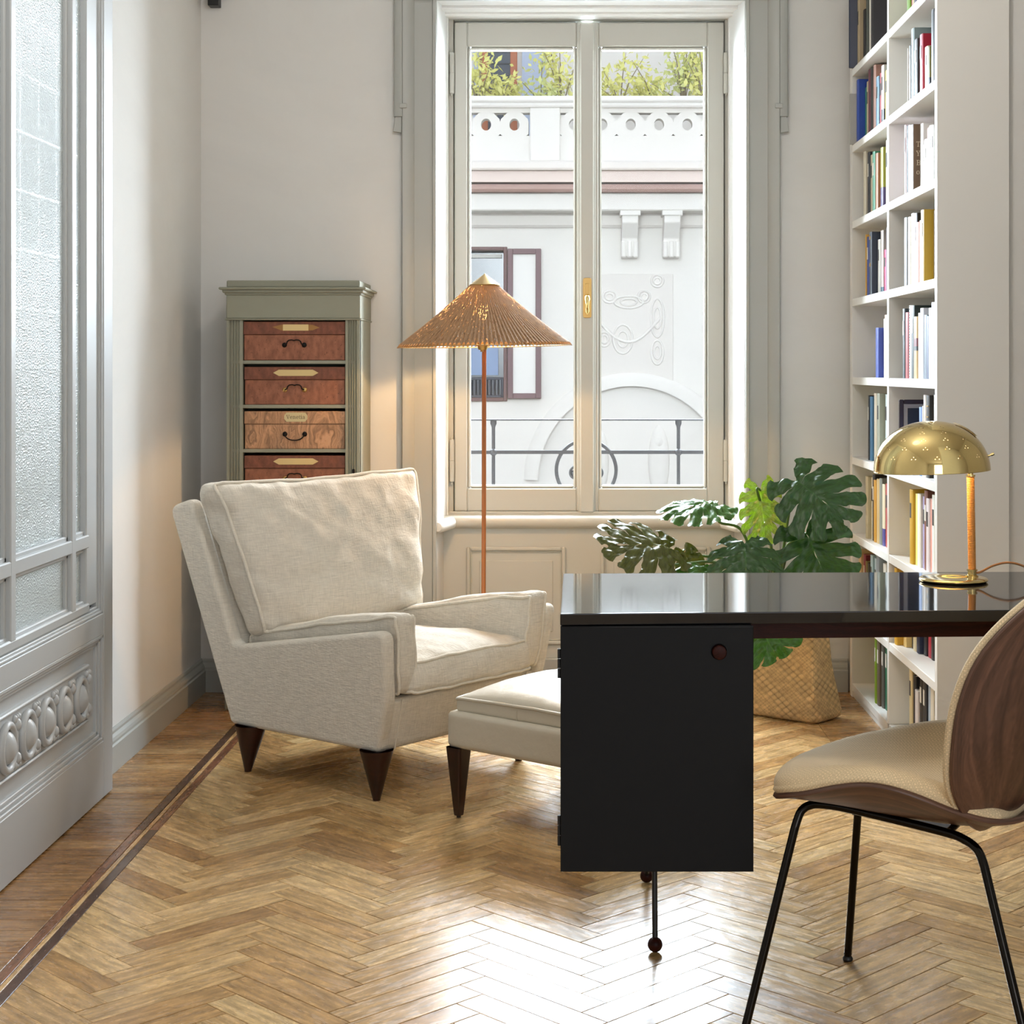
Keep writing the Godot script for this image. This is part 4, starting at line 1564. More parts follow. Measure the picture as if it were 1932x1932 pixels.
# ------------------------------------------------------------------ desk lamp
func make_desk_lamp():
	var at := W(0.830, 0.740, 3.645)
	var t = thing("desk_lamp", "brass dome table lamp with pierced shade and cane wound stem on the desk", "lamp", at)
	var g := G.new()
	g.lathe([Vector2(0.0, 0.0), Vector2(0.067, 0.0), Vector2(0.0715, 0.0015), Vector2(0.0738, 0.004), Vector2(0.0738, 0.006), Vector2(0.0715, 0.0085), Vector2(0.064, 0.0102), Vector2(0.04, 0.0108), Vector2(0.0, 0.011)], Vector3.ZERO, 56)
	part(t, "base", g, M.brass)
	var sx := 0.0405
	g = G.new()
	g.lathe([Vector2(0.0135, 0.0105), Vector2(0.0135, 0.013), Vector2(0.0135, 0.013), Vector2(0.0095, 0.0145), Vector2(0.0095, 0.0145), Vector2(0.0095, 0.024), Vector2(0.0095, 0.024), Vector2(0.0075, 0.024)], Vector3(sx, 0, 0), 20)
	g.lathe([Vector2(0.0115, 0.0235), Vector2(0.0115, 0.0265), Vector2(0.0115, 0.0265), Vector2(0.0085, 0.0275)], Vector3(sx, 0, 0), 20)
	part(t, "collar", g, M.brass)
	# stem leans a little towards the dome
	var lean := -0.0035 / 0.2
	var stem := func(y: float) -> Vector3: return Vector3(sx + lean * (y - 0.03), y, 0)
	g = G.new()
	g.tube([stem.call(0.02), stem.call(0.262)], 0.0062, 14)
	part(t, "stem", g, M.brass)
	g = G.new()
	var path := []
	var rad := []
	var n := 54
	for k in n * 4 + 1:
		var y := 0.027 + (0.2285 - 0.027) * k / (n * 4.0)
		path.append(stem.call(y))
		rad.append(0.0078 + 0.0009 * absf(sin(PI * k / 4.0 + 0.35)))
	g.tube(path, rad, 18)
	part(t, "cane_winding", g, M.cane)
	g = G.new()
	g.tube([stem.call(0.228), stem.call(0.2315)], 0.0105, 16)
	part(t, "collar", g, M.brass)
	# dome: a shell with clusters of small holes
	var R := 0.1248
	var H := 0.108
	var cx := -0.047
	var cy := 0.2405
	var tilt := Basis(Vector3(0, 0, 1), deg_to_rad(2.0))
	var hol := Image.create(2048, 768, false, Image.FORMAT_RGBA8)
	hol.fill(Color(1, 1, 1, 1))
	var ci := 0
	for row in [[0.20, 15, 0.0], [0.33, 15, 0.5], [0.46, 13, 0.0], [0.585, 11, 0.5], [0.70, 9, 0.0]]:
		for k in row[1]:
			var u: float = (k + row[2]) / row[1]
			var v: float = row[0]
			var rr := R * cos(v * PI / 2)
			for q in [[-0.0042, -0.0022], [0.0042, -0.0022], [0.0, 0.0032]]:
				var hu = u + q[0] / (TAU * rr)
				var hv = v + q[1] / 0.185
				var ax := 0.0012 / (TAU * rr) * 2048
				var ay := 0.0012 / 0.185 * 768
				for y in range(int(hv * 768 - ay) - 1, int(hv * 768 + ay) + 2):
					for x in range(int(hu * 2048 - ax) - 1, int(hu * 2048 + ax) + 2):
						if pow((x - hu * 2048) / ax, 2) + pow((y - hv * 768) / ay, 2) <= 1.0:
							hol.set_pixel(posmod(x, 2048), clampi(y, 0, 767), Color(1, 1, 1, 0))
	var ht := ImageTexture.create_from_image(hol)
	for lay in 2:
		g = G.new()
		var P := []
		for k in 97:
			var an := TAU * k / 96
			var row := PackedVector3Array()
			for j in 33:
				var el := PI / 2 * j / 32.0
				var r := (R - lay * 0.0012) * pow(cos(el), 0.93)
				var y := (H - lay * 0.0012) * sin(el)
				row.append(Vector3(cx, cy, 0) + tilt * Vector3(cos(an) * r, y, sin(an) * r))
			P.append(row)
		g.grid(P, lay == 1, true, false)
		var m: StandardMaterial3D = M.brass.duplicate() if lay == 0 else mat("white inner enamel", Color(0.95, 0.9, 0.8), 0.5)
		if lay == 0: m.roughness = 0.07
		m.albedo_texture = ht
		m.transparency = BaseMaterial3D.TRANSPARENCY_ALPHA_SCISSOR
		m.alpha_scissor_threshold = 0.5
		part(t, "shade" if lay == 0 else "shade_lining", g, m)
	g = G.new()
	path = []
	for k in 65:
		var an := TAU * k / 64
		path.append(Vector3(cx, cy, 0) + tilt * Vector3(cos(an) * (R - 0.0006), 0, sin(an) * (R - 0.0006)))
	g.tube(path, 0.0011, 6, true)
	part(t, "rim", g, M.brass)
	# flap on the crown, knob at the right, bridge inside
	g = G.new()
	var fl := []
	for k in 7:
		var row := PackedVector3Array()
		for j in 5:
			var el := deg_to_rad(40.0 + 26.0 * k / 6.0)
			var an := deg_to_rad(-18.0 + 36.0 * j / 4.0)
			var r := (R + 0.0035) * pow(cos(el), 0.93)
			row.append(Vector3(cx, cy, 0) + tilt * Vector3(cos(an) * r, (H + 0.0035) * sin(el), sin(an) * r))
		fl.append(row)
	g.grid(fl)
	part(t, "vent_cap", g, M.brass)
	g = G.new()
	g.tube([Vector3(cx + R - 0.012, cy + 0.028, 0.004), Vector3(cx + R + 0.002, cy + 0.034, 0.004), Vector3(cx + R + 0.003, cy + 0.0345, 0.004), Vector3(cx + R + 0.009, cy + 0.037, 0.004)], [0.0022, 0.0022, 0.0034, 0.0034], 10)
	part(t, "switch_knob", g, M.brass)
	g = G.new()
	g.tube([stem.call(0.262), Vector3(cx + 0.03, cy + 0.045, 0), Vector3(cx, cy + 0.06, 0)], 0.004, 8)
	g.tube([Vector3(cx, cy + 0.085, 0), Vector3(cx, cy + 0.055, 0)], 0.012, 14)
	part(t, "lamp_holder", g, M.brass)
	g = G.new()
	var bp := []
	for k in 13:
		bp.append(Vector2(sin(PI * k / 12.0) * 0.018, cos(PI * k / 12.0) * 0.022))
	g.lathe(bp, Vector3(cx, cy + 0.036, 0), 16)
	part(t, "bulb", g, M.bulb)
	var l := OmniLight3D.new()
	l.name = "desk_lamp_light"
	l.position = at + Vector3(cx, cy + 0.036, 0)
	l.light_color = Color(1.0, 0.86, 0.66)
	l.light_energy = DESK_LAMP
	l.light_size = 0.016
	l.omni_range = 12.0
	l.omni_attenuation = 2.0
	l.shadow_enabled = true
	add_child(l)
	# flex
	g = G.new()
	var cp := [Vector3(sx + 0.007, 0.019, 0), Vector3(sx + 0.018, 0.0205, 0), Vector3(sx + 0.045, 0.034, 0.0), Vector3(sx + 0.075, 0.041, 0.002), Vector3(sx + 0.105, 0.036, 0.006), Vector3(sx + 0.14, 0.018, 0.012), Vector3(sx + 0.18, 0.006, 0.02), Vector3(sx + 0.25, 0.0032, 0.0), Vector3(sx + 0.36, 0.0032, -0.06)]
	g.tube(smooth_path(cp, 6), 0.0026, 8)
	part(t, "flex", g, mat("brown cord", Color(0.60, 0.43, 0.27), 0.7))

func smooth_path(p: Array, n: int) -> Array:
	var c := Curve3D.new()
	for i in p.size():
		var a: Vector3 = p[maxi(i - 1, 0)]
		var b: Vector3 = p[mini(i + 1, p.size() - 1)]
		var k := (b - a) / 6.0
		c.add_point(p[i], -k, k)
	var o := []
	for i in p.size() - 1:
		for k in n:
			o.append(c.sample(i, float(k) / n))
	o.append(p[-1])
	return o

# ------------------------------------------------------------------ standard lamp
func make_floor_lamp():
	var d := 5.795
	var at := W(px_x(913, d), 0, d)
	var t = thing("floor_lamp", "standing lamp with a wide pleated brown shade and slim leather wound pole", "lamp", at)
	var g := G.new()
	g.lathe([Vector2(0, 0), Vector2(0.125, 0), Vector2(0.13, 0.004), Vector2(0.13, 0.010), Vector2(0.125, 0.016), Vector2(0.03, 0.022), Vector2(0.012, 0.03), Vector2(0.008, 0.05)], Vector3.ZERO, 40)
	part(t, "base", g, M.oldbrass)
	g = G.new()
	g.tube([Vector3(-0.003, 0.02, 0), Vector3(0.0, 0.7, 0), Vector3(0.001, 1.272, 0)], 0.0078, 14)
	part(t, "pole", g, M.pole)
	var ys := px_y(655, d)
	g = G.new()
	g.lathe([Vector2(0.0085, ys - 0.016), Vector2(0.0085, ys - 0.010), Vector2(0.0085, ys - 0.010), Vector2(0.015, ys - 0.009), Vector2(0.019, ys + 0.003), Vector2(0.019, ys + 0.003), Vector2(0.019, ys + 0.03), Vector2(0.0, ys + 0.03)], Vector3(-0.004, 0, 0), 20)
	g.tube([Vector3(0, ys + 0.02, 0), Vector3(0, px_y(520, d), 0)], 0.004, 8)
	part(t, "lamp_holder", g, M.oldbrass)
	# pleated shade
	var R := 0.303
	var r0 := 0.047
	var y1 := px_y(537.5, d)
	var tilt := Basis(Vector3(0, 0, 1), deg_to_rad(1.0))
	var c := Vector3(0.003, 0, 0)
	var n := 120
	g = G.new()
	var P := []
	for k in n * 4 + 1:
		var an := TAU * k / (n * 4.0)
		var zig := [0.0, 0.75, 1.0, 0.75][k % 4] as float
		var row := PackedVector3Array()
		for j in 12:
			var s := j / 11.0
			var r := lerpf(r0, R, s)
			var sag := 0.006 * sin(s * PI)
			var amp := (0.004 + 0.0135 * s) * zig
			var y := lerpf(y1, ys, s) - sag
			row.append(c + tilt * (Vector3(cos(an) * (r - amp * 0.55), y + amp * 0.8 - ys, sin(an) * (r - amp * 0.55))) + Vector3(0, ys, 0))
		P.append(row)
	g.grid(P, false, true, false)
	part(t, "shade", g, M.slats)
	g = G.new()
	var path := []
	for k in 81:
		var an := TAU * k / 80
		path.append(c + tilt * Vector3(cos(an) * (R - 0.008), 0.004, sin(an) * (R - 0.008)) + Vector3(0, ys, 0))
	g.tube(path, 0.002, 6, true)
	for k in 3:
		var an := TAU * k / 3.0 + 0.4
		g.tube([c + Vector3(0, y1 - 0.02, 0), c + Vector3(cos(an) * (R - 0.012), ys + 0.006, sin(an) * (R - 0.012))], 0.0016, 6)
	part(t, "wire_frame", g, M.oldbrass)
	g = G.new()
	g.lathe([Vector2(0.0005, px_y(516, d)), Vector2(0.012, px_y(521, d)), Vector2(0.052, y1 + 0.001), Vector2(0.052, y1 + 0.001), Vector2(0.053, y1 - 0.003), Vector2(0.049, y1 - 0.004)], c, 32)
	part(t, "finial_cap", g, M.oldbrass)
	g = G.new()
	var bp := []
	for k in 13:
		bp.append(Vector2(sin(PI * k / 12.0) * 0.019, cos(PI * k / 12.0) * 0.030))
	var by := px_y(588, d)
	g.lathe(bp, Vector3(0, by, 0), 16)
	part(t, "bulb", g, M.bulb)
	var l := OmniLight3D.new()
	l.name = "floor_lamp_light"
	l.position = at + Vector3(0, by, 0)
	l.light_color = Color(1.0, 0.80, 0.54)
	l.light_energy = FLOOR_LAMP
	l.light_size = 0.018
	l.omni_range = 12.0
	l.omni_attenuation = 2.0
	l.shadow_enabled = true
	add_child(l)

# ------------------------------------------------------------------ shell chair
func curve(keys: Array, x: float) -> float:
	# smooth curve through [x, y] keys
	if x <= keys[0][0]: return keys[0][1]
	for i in keys.size() - 1:
		if x <= keys[i + 1][0]:
			var a = keys[i]
			var b = keys[i + 1]
			var w: float = b[0] - a[0]
			var s: float = (x - a[0]) / w
			var p = keys[maxi(i - 1, 0)]
			var q = keys[mini(i + 2, keys.size() - 1)]
			var ma: float = (b[1] - p[1]) / maxf(b[0] - p[0], 1e-6) * w
			var mb: float = (q[1] - a[1]) / maxf(q[0] - a[0], 1e-6) * w
			return (2 * s * s * s - 3 * s * s + 1) * a[1] + (s * s * s - 2 * s * s + s) * ma + (-2 * s * s * s + 3 * s * s) * b[1] + (s * s * s - s * s) * mb
	return keys[-1][1]

func shell(f: Callable, edge: Callable, lo: float, hi: float, t: float, na := 40, nb := 24, bulge := 0.0, back := 1.0) -> G:
	# a dished sheet: f(a, b) a point, a along lo..hi, b across -1..1; edge(a) the half width; thickened by t
	var g := G.new()
	var top := []
	var bot := []
	for i in na + 1:
		var s := (1.0 - cos(PI * i / na)) / 2.0
		var a := lerpf(lo, hi, s)
		var r0 := PackedVector3Array()
		var r1 := PackedVector3Array()
		for j in nb + 1:
			var b := sin((2.0 * j / nb - 1.0) * PI / 2)
			var w: float = edge.call(a)
			var e := 0.002
			var a0 := clampf(a, lo + 0.004, hi - 0.004)
			var w0 := maxf(edge.call(a0), 0.03)
			var l := b * w0
			var nn: Vector3 = (f.call(a0 + e, l) - f.call(a0 - e, l)).cross(f.call(a0, l + e) - f.call(a0, l - e)).normalized() * back
			var p: Vector3 = f.call(a, b * w)
			var rim := sqrt(maxf(0, (1 - b * b))) * sqrt(maxf(0, sin(PI * s)))
			r0.append(p + nn * (t + bulge * minf(1.0, rim * 2.2)))
			r1.append(p)
		top.append(r0)
		bot.append(r1)
	var ring0 := PackedVector3Array()
	var ring1 := PackedVector3Array()
	var loop := []
	for i in na + 1: loop.append([i, 0])
	for j in range(1, nb + 1): loop.append([na, j])
	for i in range(na - 1, -1, -1): loop.append([i, nb])
	for j in range(nb - 1, -1, -1): loop.append([0, j])
	for q in loop:
		ring0.append(top[q[0]][q[1]])
		ring1.append(bot[q[0]][q[1]])
	g.grid(top, back < 0, false, false, 1, 1)
	g.grid(bot, back > 0, false, false, 0.6, 0.6)
	var mid := PackedVector3Array()
	var cen := Vector3.ZERO
	for k in ring0.size(): cen += ring0[k] / ring0.size()
	for k in ring0.size():
		var m := (ring0[k] + ring1[k]) / 2.0
		mid.append(m + (m - cen).normalized() * t * 0.35)
	g.grid([ring0, mid, ring1], false, false, true)
	return g

func make_chair():
	var F := Vector3(-0.857, 0, -0.515)       # the way the sitter faces
	var L := Vector3(0.515, 0, -0.857)        # towards the far side
	var at := W(0.656, 0, 3.061)
	# local x forward, y up, z = far side is negative or positive as the axes give it
	var z := F.cross(Vector3.UP)
	var sgn := signf(z.dot(L))
	var t = thing("dining_chair", "walnut shell chair with beige woven pads and black tube legs beside the desk", "chair", at, Basis(F, Vector3.UP, z))
	var Q := func(f: float, l: float, y: float) -> Vector3: return Vector3(f, y, l * sgn)
	# seat shell
	var half := [[-0.20, 0.02], [-0.185, 0.08], [-0.16, 0.135], [-0.12, 0.188], [-0.05, 0.240], [0.04, 0.260], [0.12, 0.248], [0.18, 0.222], [0.217, 0.188], [0.242, 0.148], [0.260, 0.10], [0.270, 0.05], [0.274, 0.012]]
	var mid := [[-0.225, 0.432], [-0.17, 0.406], [-0.10, 0.392], [0.0, 0.390], [0.06, 0.394], [0.14, 0.405], [0.20, 0.413], [0.24, 0.413], [0.275, 0.406]]
	var rise := [[-0.22, 0.05], [-0.12, 0.080], [0.0, 0.084], [0.08, 0.068], [0.15, 0.046], [0.20, 0.032], [0.24, 0.018], [0.275, 0.0]]
	var edge := func(a: float) -> float: return curve(half, a)
	var seat := func(a: float, l: float) -> Vector3:
		var k: float = l / 0.26
		return Q.call(a, l, curve(mid, a) + curve(rise, a) * k * k * (1.0 + 0.25 * absf(k)))
	part(t, "seat_shell", shell(seat, edge, -0.20, 0.273, 0.010, 44, 26, 0.0, -sgn), M.walnut)
	var pad := func(a: float, l: float) -> Vector3: return seat.call(a, l) + Vector3(0, 0.0105, 0)
	var edge2 := func(a: float) -> float: return maxf(0.002, curve(half, a) - 0.002)
	var pg := shell(pad, edge2, -0.165, 0.277, 0.012, 44, 26, 0.036, -sgn)
	part(t, "seat_pad", pg, M.canvas)
	# back shell: a runs upwards
	var bw := [[0.385, 0.03], [0.396, 0.088], [0.416, 0.140], [0.45, 0.188], [0.50, 0.228], [0.57, 0.251], [0.65, 0.258], [0.72, 0.246], [0.78, 0.213], [0.83, 0.160], [0.862, 0.098], [0.876, 0.04], [0.879, 0.01]]
	var bf := [[0.385, -0.115], [0.41, -0.150], [0.45, -0.182], [0.50, -0.208], [0.57, -0.235], [0.65, -0.256], [0.75, -0.279], [0.88, -0.320]]
	var bedge := func(a: float) -> float: return curve(bw, a)
	var backf := func(a: float, l: float) -> Vector3:
		var k: float = l / 0.26
		return Q.call(curve(bf, a) + 0.118 * k * k, l, a)
	part(t, "back_shell", shell(backf, bedge, 0.385, 0.879, 0.010, 44, 26, 0.0, sgn), M.walnut)
	var bpad := func(a: float, l: float) -> Vector3: return backf.call(a, l) + Vector3(0.0105, 0.0015, 0)
	var bedge2 := func(a: float) -> float: return maxf(0.002, curve(bw, a) + 0.001)
	part(t, "back_pad", shell(bpad, bedge2, 0.445, 0.881, 0.010, 44, 26, 0.014, sgn), M.canvas)
	# tube frame: one bent tube for each side
	for s in [-1.0, 1.0]:
		var k: float = s * 0.25
		var pts := [Q.call(0.26, k, 0.012), Q.call(0.199, s * 0.158, 0.375), Q.call(0.192, s * 0.147, 0.402), Q.call(0.176, s * 0.139, 0.414), Q.call(0.150, s * 0.134, 0.4165), Q.call(0.10, s * 0.126, 0.4125), Q.call(-0.06, s * 0.122, 0.396), Q.call(-0.105, s * 0.132, 0.390), Q.call(-0.132, s * 0.143, 0.378), Q.call(-0.146, s * 0.152, 0.355), Q.call(-0.27, k, 0.012)]
		if s < 0:
			for i in pts.size():
				pts[i] = pts[i]
		var g := G.new()
		g.tube([pts[0]] + smooth_path(pts.slice(1, 10), 6) + [pts[10]], 0.0078, 14)
		var lf = part(t, "leg_frame", g, M.blackchrome)
		for e in [pts[0], pts[10]]:
			g = G.new()
			g.lathe([Vector2(0, 0), Vector2(0.0085, 0.0), Vector2(0.0105, 0.002), Vector2(0.0105, 0.006), Vector2(0.008, 0.010), Vector2(0.006, 0.012), Vector2(0.0085, 0.014), Vector2(0.0075, 0.018)], Vector3(e.x, 0, e.z), 16)
			part(lf, "glide", g, M.blackmetal)
	for x in [[-0.075, 0.398], [0.10, 0.4085]]:
		var g := G.new()
		g.tube([Q.call(x[0], -0.124, x[1]), Q.call(x[0], -0.04, x[1] + 0.006), Q.call(x[0], 0.04, x[1] + 0.006), Q.call(x[0], 0.124, x[1])], 0.0065, 10)
		part(t, "crossbar", g, M.blackchrome)
	var g2 := G.new()
	g2.box(Vector3(-0.10, 0.3975, -0.05), Vector3(-0.045, 0.415, 0.05), 0.003)
	part(t, "mounting_plate", g2, M.blackmetal)

# ------------------------------------------------------------------ bookcase and books
const SHELVES := [2.581, 2.300, 2.021, 1.742, 1.458, 1.1716, 0.880, 0.600, 0.315, 0.050]

func make_bookcase():
	var o := W(1.13, 0, 5.46)
	var t = thing("bookcase", "tall white built in bookcase full of books to the right of the window", "bookcase", o)
	var put := func(called: String, g: G):
		var p = part(t, called, g, M.shelf)
		p.position = -o
	var x0 := 1.03
	var x1 := 1.2335
	var g := G.new()
	for e in [[4.725, 4.755], [6.155, 6.20]]:
		g = G.new()
		bx(g, x0, x1, 0.0, 3.2, e[0], e[1], 0.0012)
		put.call("side_panel", g)
	g = G.new()
	bx(g, x0 + 0.0005, x1 - 0.004, 0.05, 3.2, 5.445, 5.475, 0.0012)
	put.call("divider", g)
	g = G.new()
	bx(g, x1 - 0.004, x1, 0.0, 3.2, 4.755, 6.155)
	put.call("back_panel", g)
	g = G.new()
	bx(g, x0, x1, 3.2, 3.23, 4.725, 6.20)
	put.call("top_panel", g)
	g = G.new()
	bx(g, x0 + 0.006, x0 + 0.03, 0.0, 0.022, 4.755, 6.155)
	put.call("plinth", g)
	for y in SHELVES:
		for e in [[4.755, 5.445], [5.475, 6.155]]:
			g = G.new()
			bx(g, x0 + 0.001, x1 - 0.004, y - 0.027, y, e[0], e[1], 0.0012)
			put.call("shelf", g)

func hexc(s: String) -> Color:
	return Color.html(s)

var book_mats := {}
func book_mat(c: String) -> StandardMaterial3D:
	if not book_mats.has(c):
		book_mats[c] = mat("cover " + c, Color.html(c), 0.45)
	return book_mats[c]

func make_books():
	# far and near bay of every shelf: [left edge in the photograph, top edge, cover colour, colour word, lower colour, share of it]
	var rows := [
		[1, 0, [[1601, -40, "1c2740", "big navy"], [1616.5, 2, "b09e80", "tan"], [1627.5, 21, "1b191d", "black"], [1633, -30, "454a42", "grey green"], [1638.8, -55, "dedbd2", "white"], [1642, -60, "29252b", "wide black"]]],
		[1, 1, [[1710, -20, "7aa52e", "lime green"], [1718.5, -10, "9c2d2b", "red"], [1721, -30, "e8dcbc", "cream"], [1723.5, -40, "2c2a44", "dark navy"]]],
		[2, 0, [[1602, 178, "9a978e", "grey slipcased"], [1615, 153, "2145a0", "thick royal blue"], [1631, 167, "1f7560", "green"], [1634, 156, "bdae8e", "tan"], [1637, 128, "642234", "maroon"], [1641.5, 126, "2c2c2b", "black"], [1646.5, 121.5, "bf9080", "pinkish beige"], [1652, 147, "7fb0d2", "light blue"], [1658.8, 140, "c04850", "red"], [1661.5, 126, "cdccc4", "grey white", "252a38", 0.32], [1669, 135, "c9b55c", "yellow"], [1672.5, 150, "26282c", "charcoal"]]],
		[2, 1, [[1711.5, 92, "dcdad5", "white"], [1714, 88, "18181c", "black"], [1718, 57, "8b9ea0", "tall grey blue"], [1724, 77, "30312f", "dark grey"], [1734, 68, "b0223a", "red"], [1743.5, 91, "dcd3b2", "cream"], [1747, 92, "746c1a", "olive", "181a24", 0.33], [1755.5, 21, "1a1a1e", "tall black"], [1762, 22, "c4a8bb", "mauve"]]],
		[3, 0, [[1628, 288, "cfc5ae", "cream"], [1635.5, 289, "1e1d25", "black"], [1641.5, 294, "bcae8e", "tan"], [1645, 288, "429673", "green"], [1650.5, 291, "ad7850", "brown"], [1660, 280, "a4a53e", "yellow green", "574a78", 0.38], [1670, 266, "d8d2c0", "tall cream"]]],
		[3, 1, [[1705.5, 237, "ead9e2", "pale pink"], [1709.4, 238, "201a2a", "thin black"], [1711.5, 238.5, "e2e8f4", "pale blue"], [1716, 238, "6f5844", "brown lettered"], [1734.5, 236, "f0f2f0", "tall white"], [1738.5, 276, "181b2e", "navy"], [1742, 265, "c8bca8", "beige"], [1748, 243.5, "b85462", "rose"], [1751.5, 239, "f2f2ee", "thin white"], [1755, 239, "a9ac9c", "grey green"], [1765, 228, "efeee9", "white"]]],
		[4, 0, [[1632.3, 443, "c2922f", "mustard"], [1634.5, 448, "293d84", "royal blue"], [1639, 439, "2e3748", "thick slate"], [1655, 453, "c6c3ba", "pale grey"], [1660.5, 436, "b9b0a8", "warm grey", "1c5066", 0.12], [1666.8, 472, "ba2666", "magenta"], [1671, 430, "706a7a", "violet grey"]]],
		[4, 1, [[1704.5, 412, "302d34", "charcoal"], [1711.5, 411, "bfb38a", "khaki"], [1718, 404, "dae2f2", "pale blue"], [1723, 404, "18181f", "black"], [1726.5, 421, "e58f7c", "coral"], [1733.5, 417, "f4ecd2", "cream"], [1736, 397.5, "b59220", "thick golden yellow"], [1760, 398, "bfb9b2", "grey"], [1765, 406, "ecebe6", "white"]]],
		[5, 0, [[1651, 619, "3850a8", "thick blue"], [1666, 602, "f1e8e0", "white"], [1668, 594.5, "ecbb9f", "peach"], [1671, 594, "beb7aa", "grey"]]],
		[5, 1, [[1702, 583, "1a2a32", "dark teal"], [1707, 590, "9c1416", "red"], [1714, 577, "e4e4e2", "white spiral bound"], [1718, 577, "13261f", "wide dark green"], [1723, 598, "cdae76", "tan banded"], [1731, 591, "e8dece", "cream"], [1735, 582, "d3d6e2", "pale grey"], [1742, 595, "5f7080", "slate blue"], [1746.5, 597, "3e4a6e", "navy"], [1751, 581.5, "eef1f2", "white"], [1756, 571, "e8e6ec", "tall white"], [1762.5, 580, "2a2426", "dark"], [1766, 576, "efefec", "thin white"]]],
		[6, 0, [[1637, 746, "1f1e20", "black"], [1640, 748, "32688e", "blue"], [1648, 742, "d0c5ae", "cream"], [1653.5, 742, "9fa290", "wide grey green"], [1669, 744, "d3e0e0", "pale blue"]]],
		[6, 1, [[1733, 768, "88aae8", "light blue"], [1738.8, 766, "efefea", "thin white"], [1741, 745, "d3cac0", "cream"], [1746, 746, "1f1a14", "black and gold"], [1760, 745, "eaeef2", "white"], [1763.5, 745, "1d2238", "navy"]]],
		[7, 0, [[1632, 898, "bfb394", "beige"], [1643, 900, "e6e0d0", "thin white"], [1645, 895, "201614", "black"], [1647.3, 905, "c8942f", "mustard"], [1653, 903, "c9af7c", "tan"], [1658, 902, "82857c", "grey"], [1663.5, 913, "d9cfb2", "cream", "4a4488", 0.28], [1669.8, 912, "a64444", "red"]]],
		[7, 1, [[1715, 923, "caa030", "thick golden"], [1726, 931, "ece17e", "pale yellow"], [1729.5, 931, "efecdc", "thick cream"], [1739.7, 936, "9f95be", "lavender"], [1742.5, 925, "804f3e", "tall brown"], [1746, 940, "ddd3d4", "pinkish white"], [1754, 941, "d89684", "salmon"], [1757, 933, "e7e9e0", "white"], [1765, 936, "24282f", "charcoal"]]],
		[8, 0, [[1619, 1036, "cfae7c", "tan"], [1628, 1045, "802d36", "maroon"], [1632, 1058, "70611f", "olive"], [1636, 1062, "2e2812", "dark"], [1641, 1046, "aecad8", "light blue"], [1649, 1052, "bdd2dc", "pale blue"], [1652, 1047, "8f959b", "grey"], [1665, 1062, "efede6", "white"]]],
		[8, 1, [[1686, 1070, "c09528", "thick gold"], [1703, 1075, "d8ba76", "thick cream yellow"], [1719, 1090, "1e1b1c", "thin black"], [1721.5, 1085, "cfc09c", "cream"], [1728, 1080, "1e2540", "navy"], [1741, 1084, "221f28", "black"], [1750, 1086, "ae2c40", "red"], [1755.5, 1080, "1c1b1f", "thick black"], [1763, 1084, "c4a57c", "tan"]]],
		[9, 0, [[1649, 1165, "78941e", "lime green"], [1653.5, 1167, "665846", "brown"], [1662, 1168, "52514a", "grey"], [1669, 1166, "22664a", "dark green"]]],
		[9, 1, [[1714, 1257, "cdb98a", "straw"], [1722, 1273, "1a191f", "thin black"], [1725, 1300, "d2cbc8", "short white"], [1734, 1262, "1a1a1c", "black"], [1740, 1268, "24272f", "thick charcoal"], [1750, 1285, "a3b4c4", "grey blue"], [1754, 1290, "dad3c0", "cream"], [1762, 1296, "c4b89e", "beige"]]],
	]
	var ord := ["first", "second", "third", "fourth", "fifth", "sixth", "seventh", "eighth", "ninth", "tenth", "eleventh", "twelfth", "thirteenth"]
	var level := ["", "topmost visible", "second", "third", "fourth", "fifth", "sixth", "seventh", "eighth", "lowest"]
	for row in rows:
		var k: int = row[0]
		var near: bool = row[1] == 1
		var y0: float = SHELVES[k]
		var ymax: float = (SHELVES[k - 1] - 0.027) - y0 - 0.006
		var list: Array = row[2]
		var dmin := 4.762 if near else 5.482
		var d: float = minf(1.048 * K / (list[0][0] - 1077.0), 5.43 if near else 6.14)
		var x: float = (list[0][0] - 1077.0) * d / K
		for i in list.size():
			var b = list[i]
			var next: float = list[i + 1][0] if i + 1 < list.size() else (1769.0 if near else 1676.0)
			var left := list.size() - i - 1
			var want: float = d - 1.05 * K / (next - 1077.0)
			var room: float = (d - dmin - left * 0.014) if left else (d - dmin)
			var th := clampf(want, 0.012, 0.042)
			th = minf(th, maxf(0.009, room))
			var h: float = 1.2 - (b[1] - 697.0) * d / K - y0
			h = clampf(h, 0.12, ymax)
			x = clampf(x, 0.995 if i == 0 else 1.034, 1.13)
			var deep := minf(1.222 - x, 0.19)
			book(x, d - th + 0.0004, d - 0.0004, y0 + 0.0004, h, deep, b, "%s book, %s from the window end, %s shelf, %s bay" % [b[3], ord[i], level[k], "nearer" if near else "farther"], k, near)
			d -= th
			x = (next - 1077.0) * d / K
	# framed picture at the back of the sixth shelf
	var pd := 5.335
	var pt = thing("framed_picture", "small dark framed picture leaning in the nearer bay behind the lamp dome", "picture", W(1.13, SHELVES[6], pd))
	var hw := 0.088
	var ph := px_y(754, 5.33) - SHELVES[6]
	var g := G.new()
	frame_rect(g, -hw, hw, 0.0, ph, 0.014, 0.014, 0.014, 0.014, -0.006, 0.008, 0.002)
	var pf = part(pt, "frame", g, mat("maroon frame", Color(0.17, 0.08, 0.075), 0.4))
	g = G.new()
	bx(g, -hw + 0.013, hw - 0.013, 0.013, ph - 0.013, -0.002, 0.004)
	part(pt, "mount", g, mat("grey mount", Color(0.60, 0.57, 0.54), 0.8))
	g = G.new()
	bx(g, -hw + 0.027, hw - 0.027, 0.03, ph - 0.027, -0.003, 0.0)
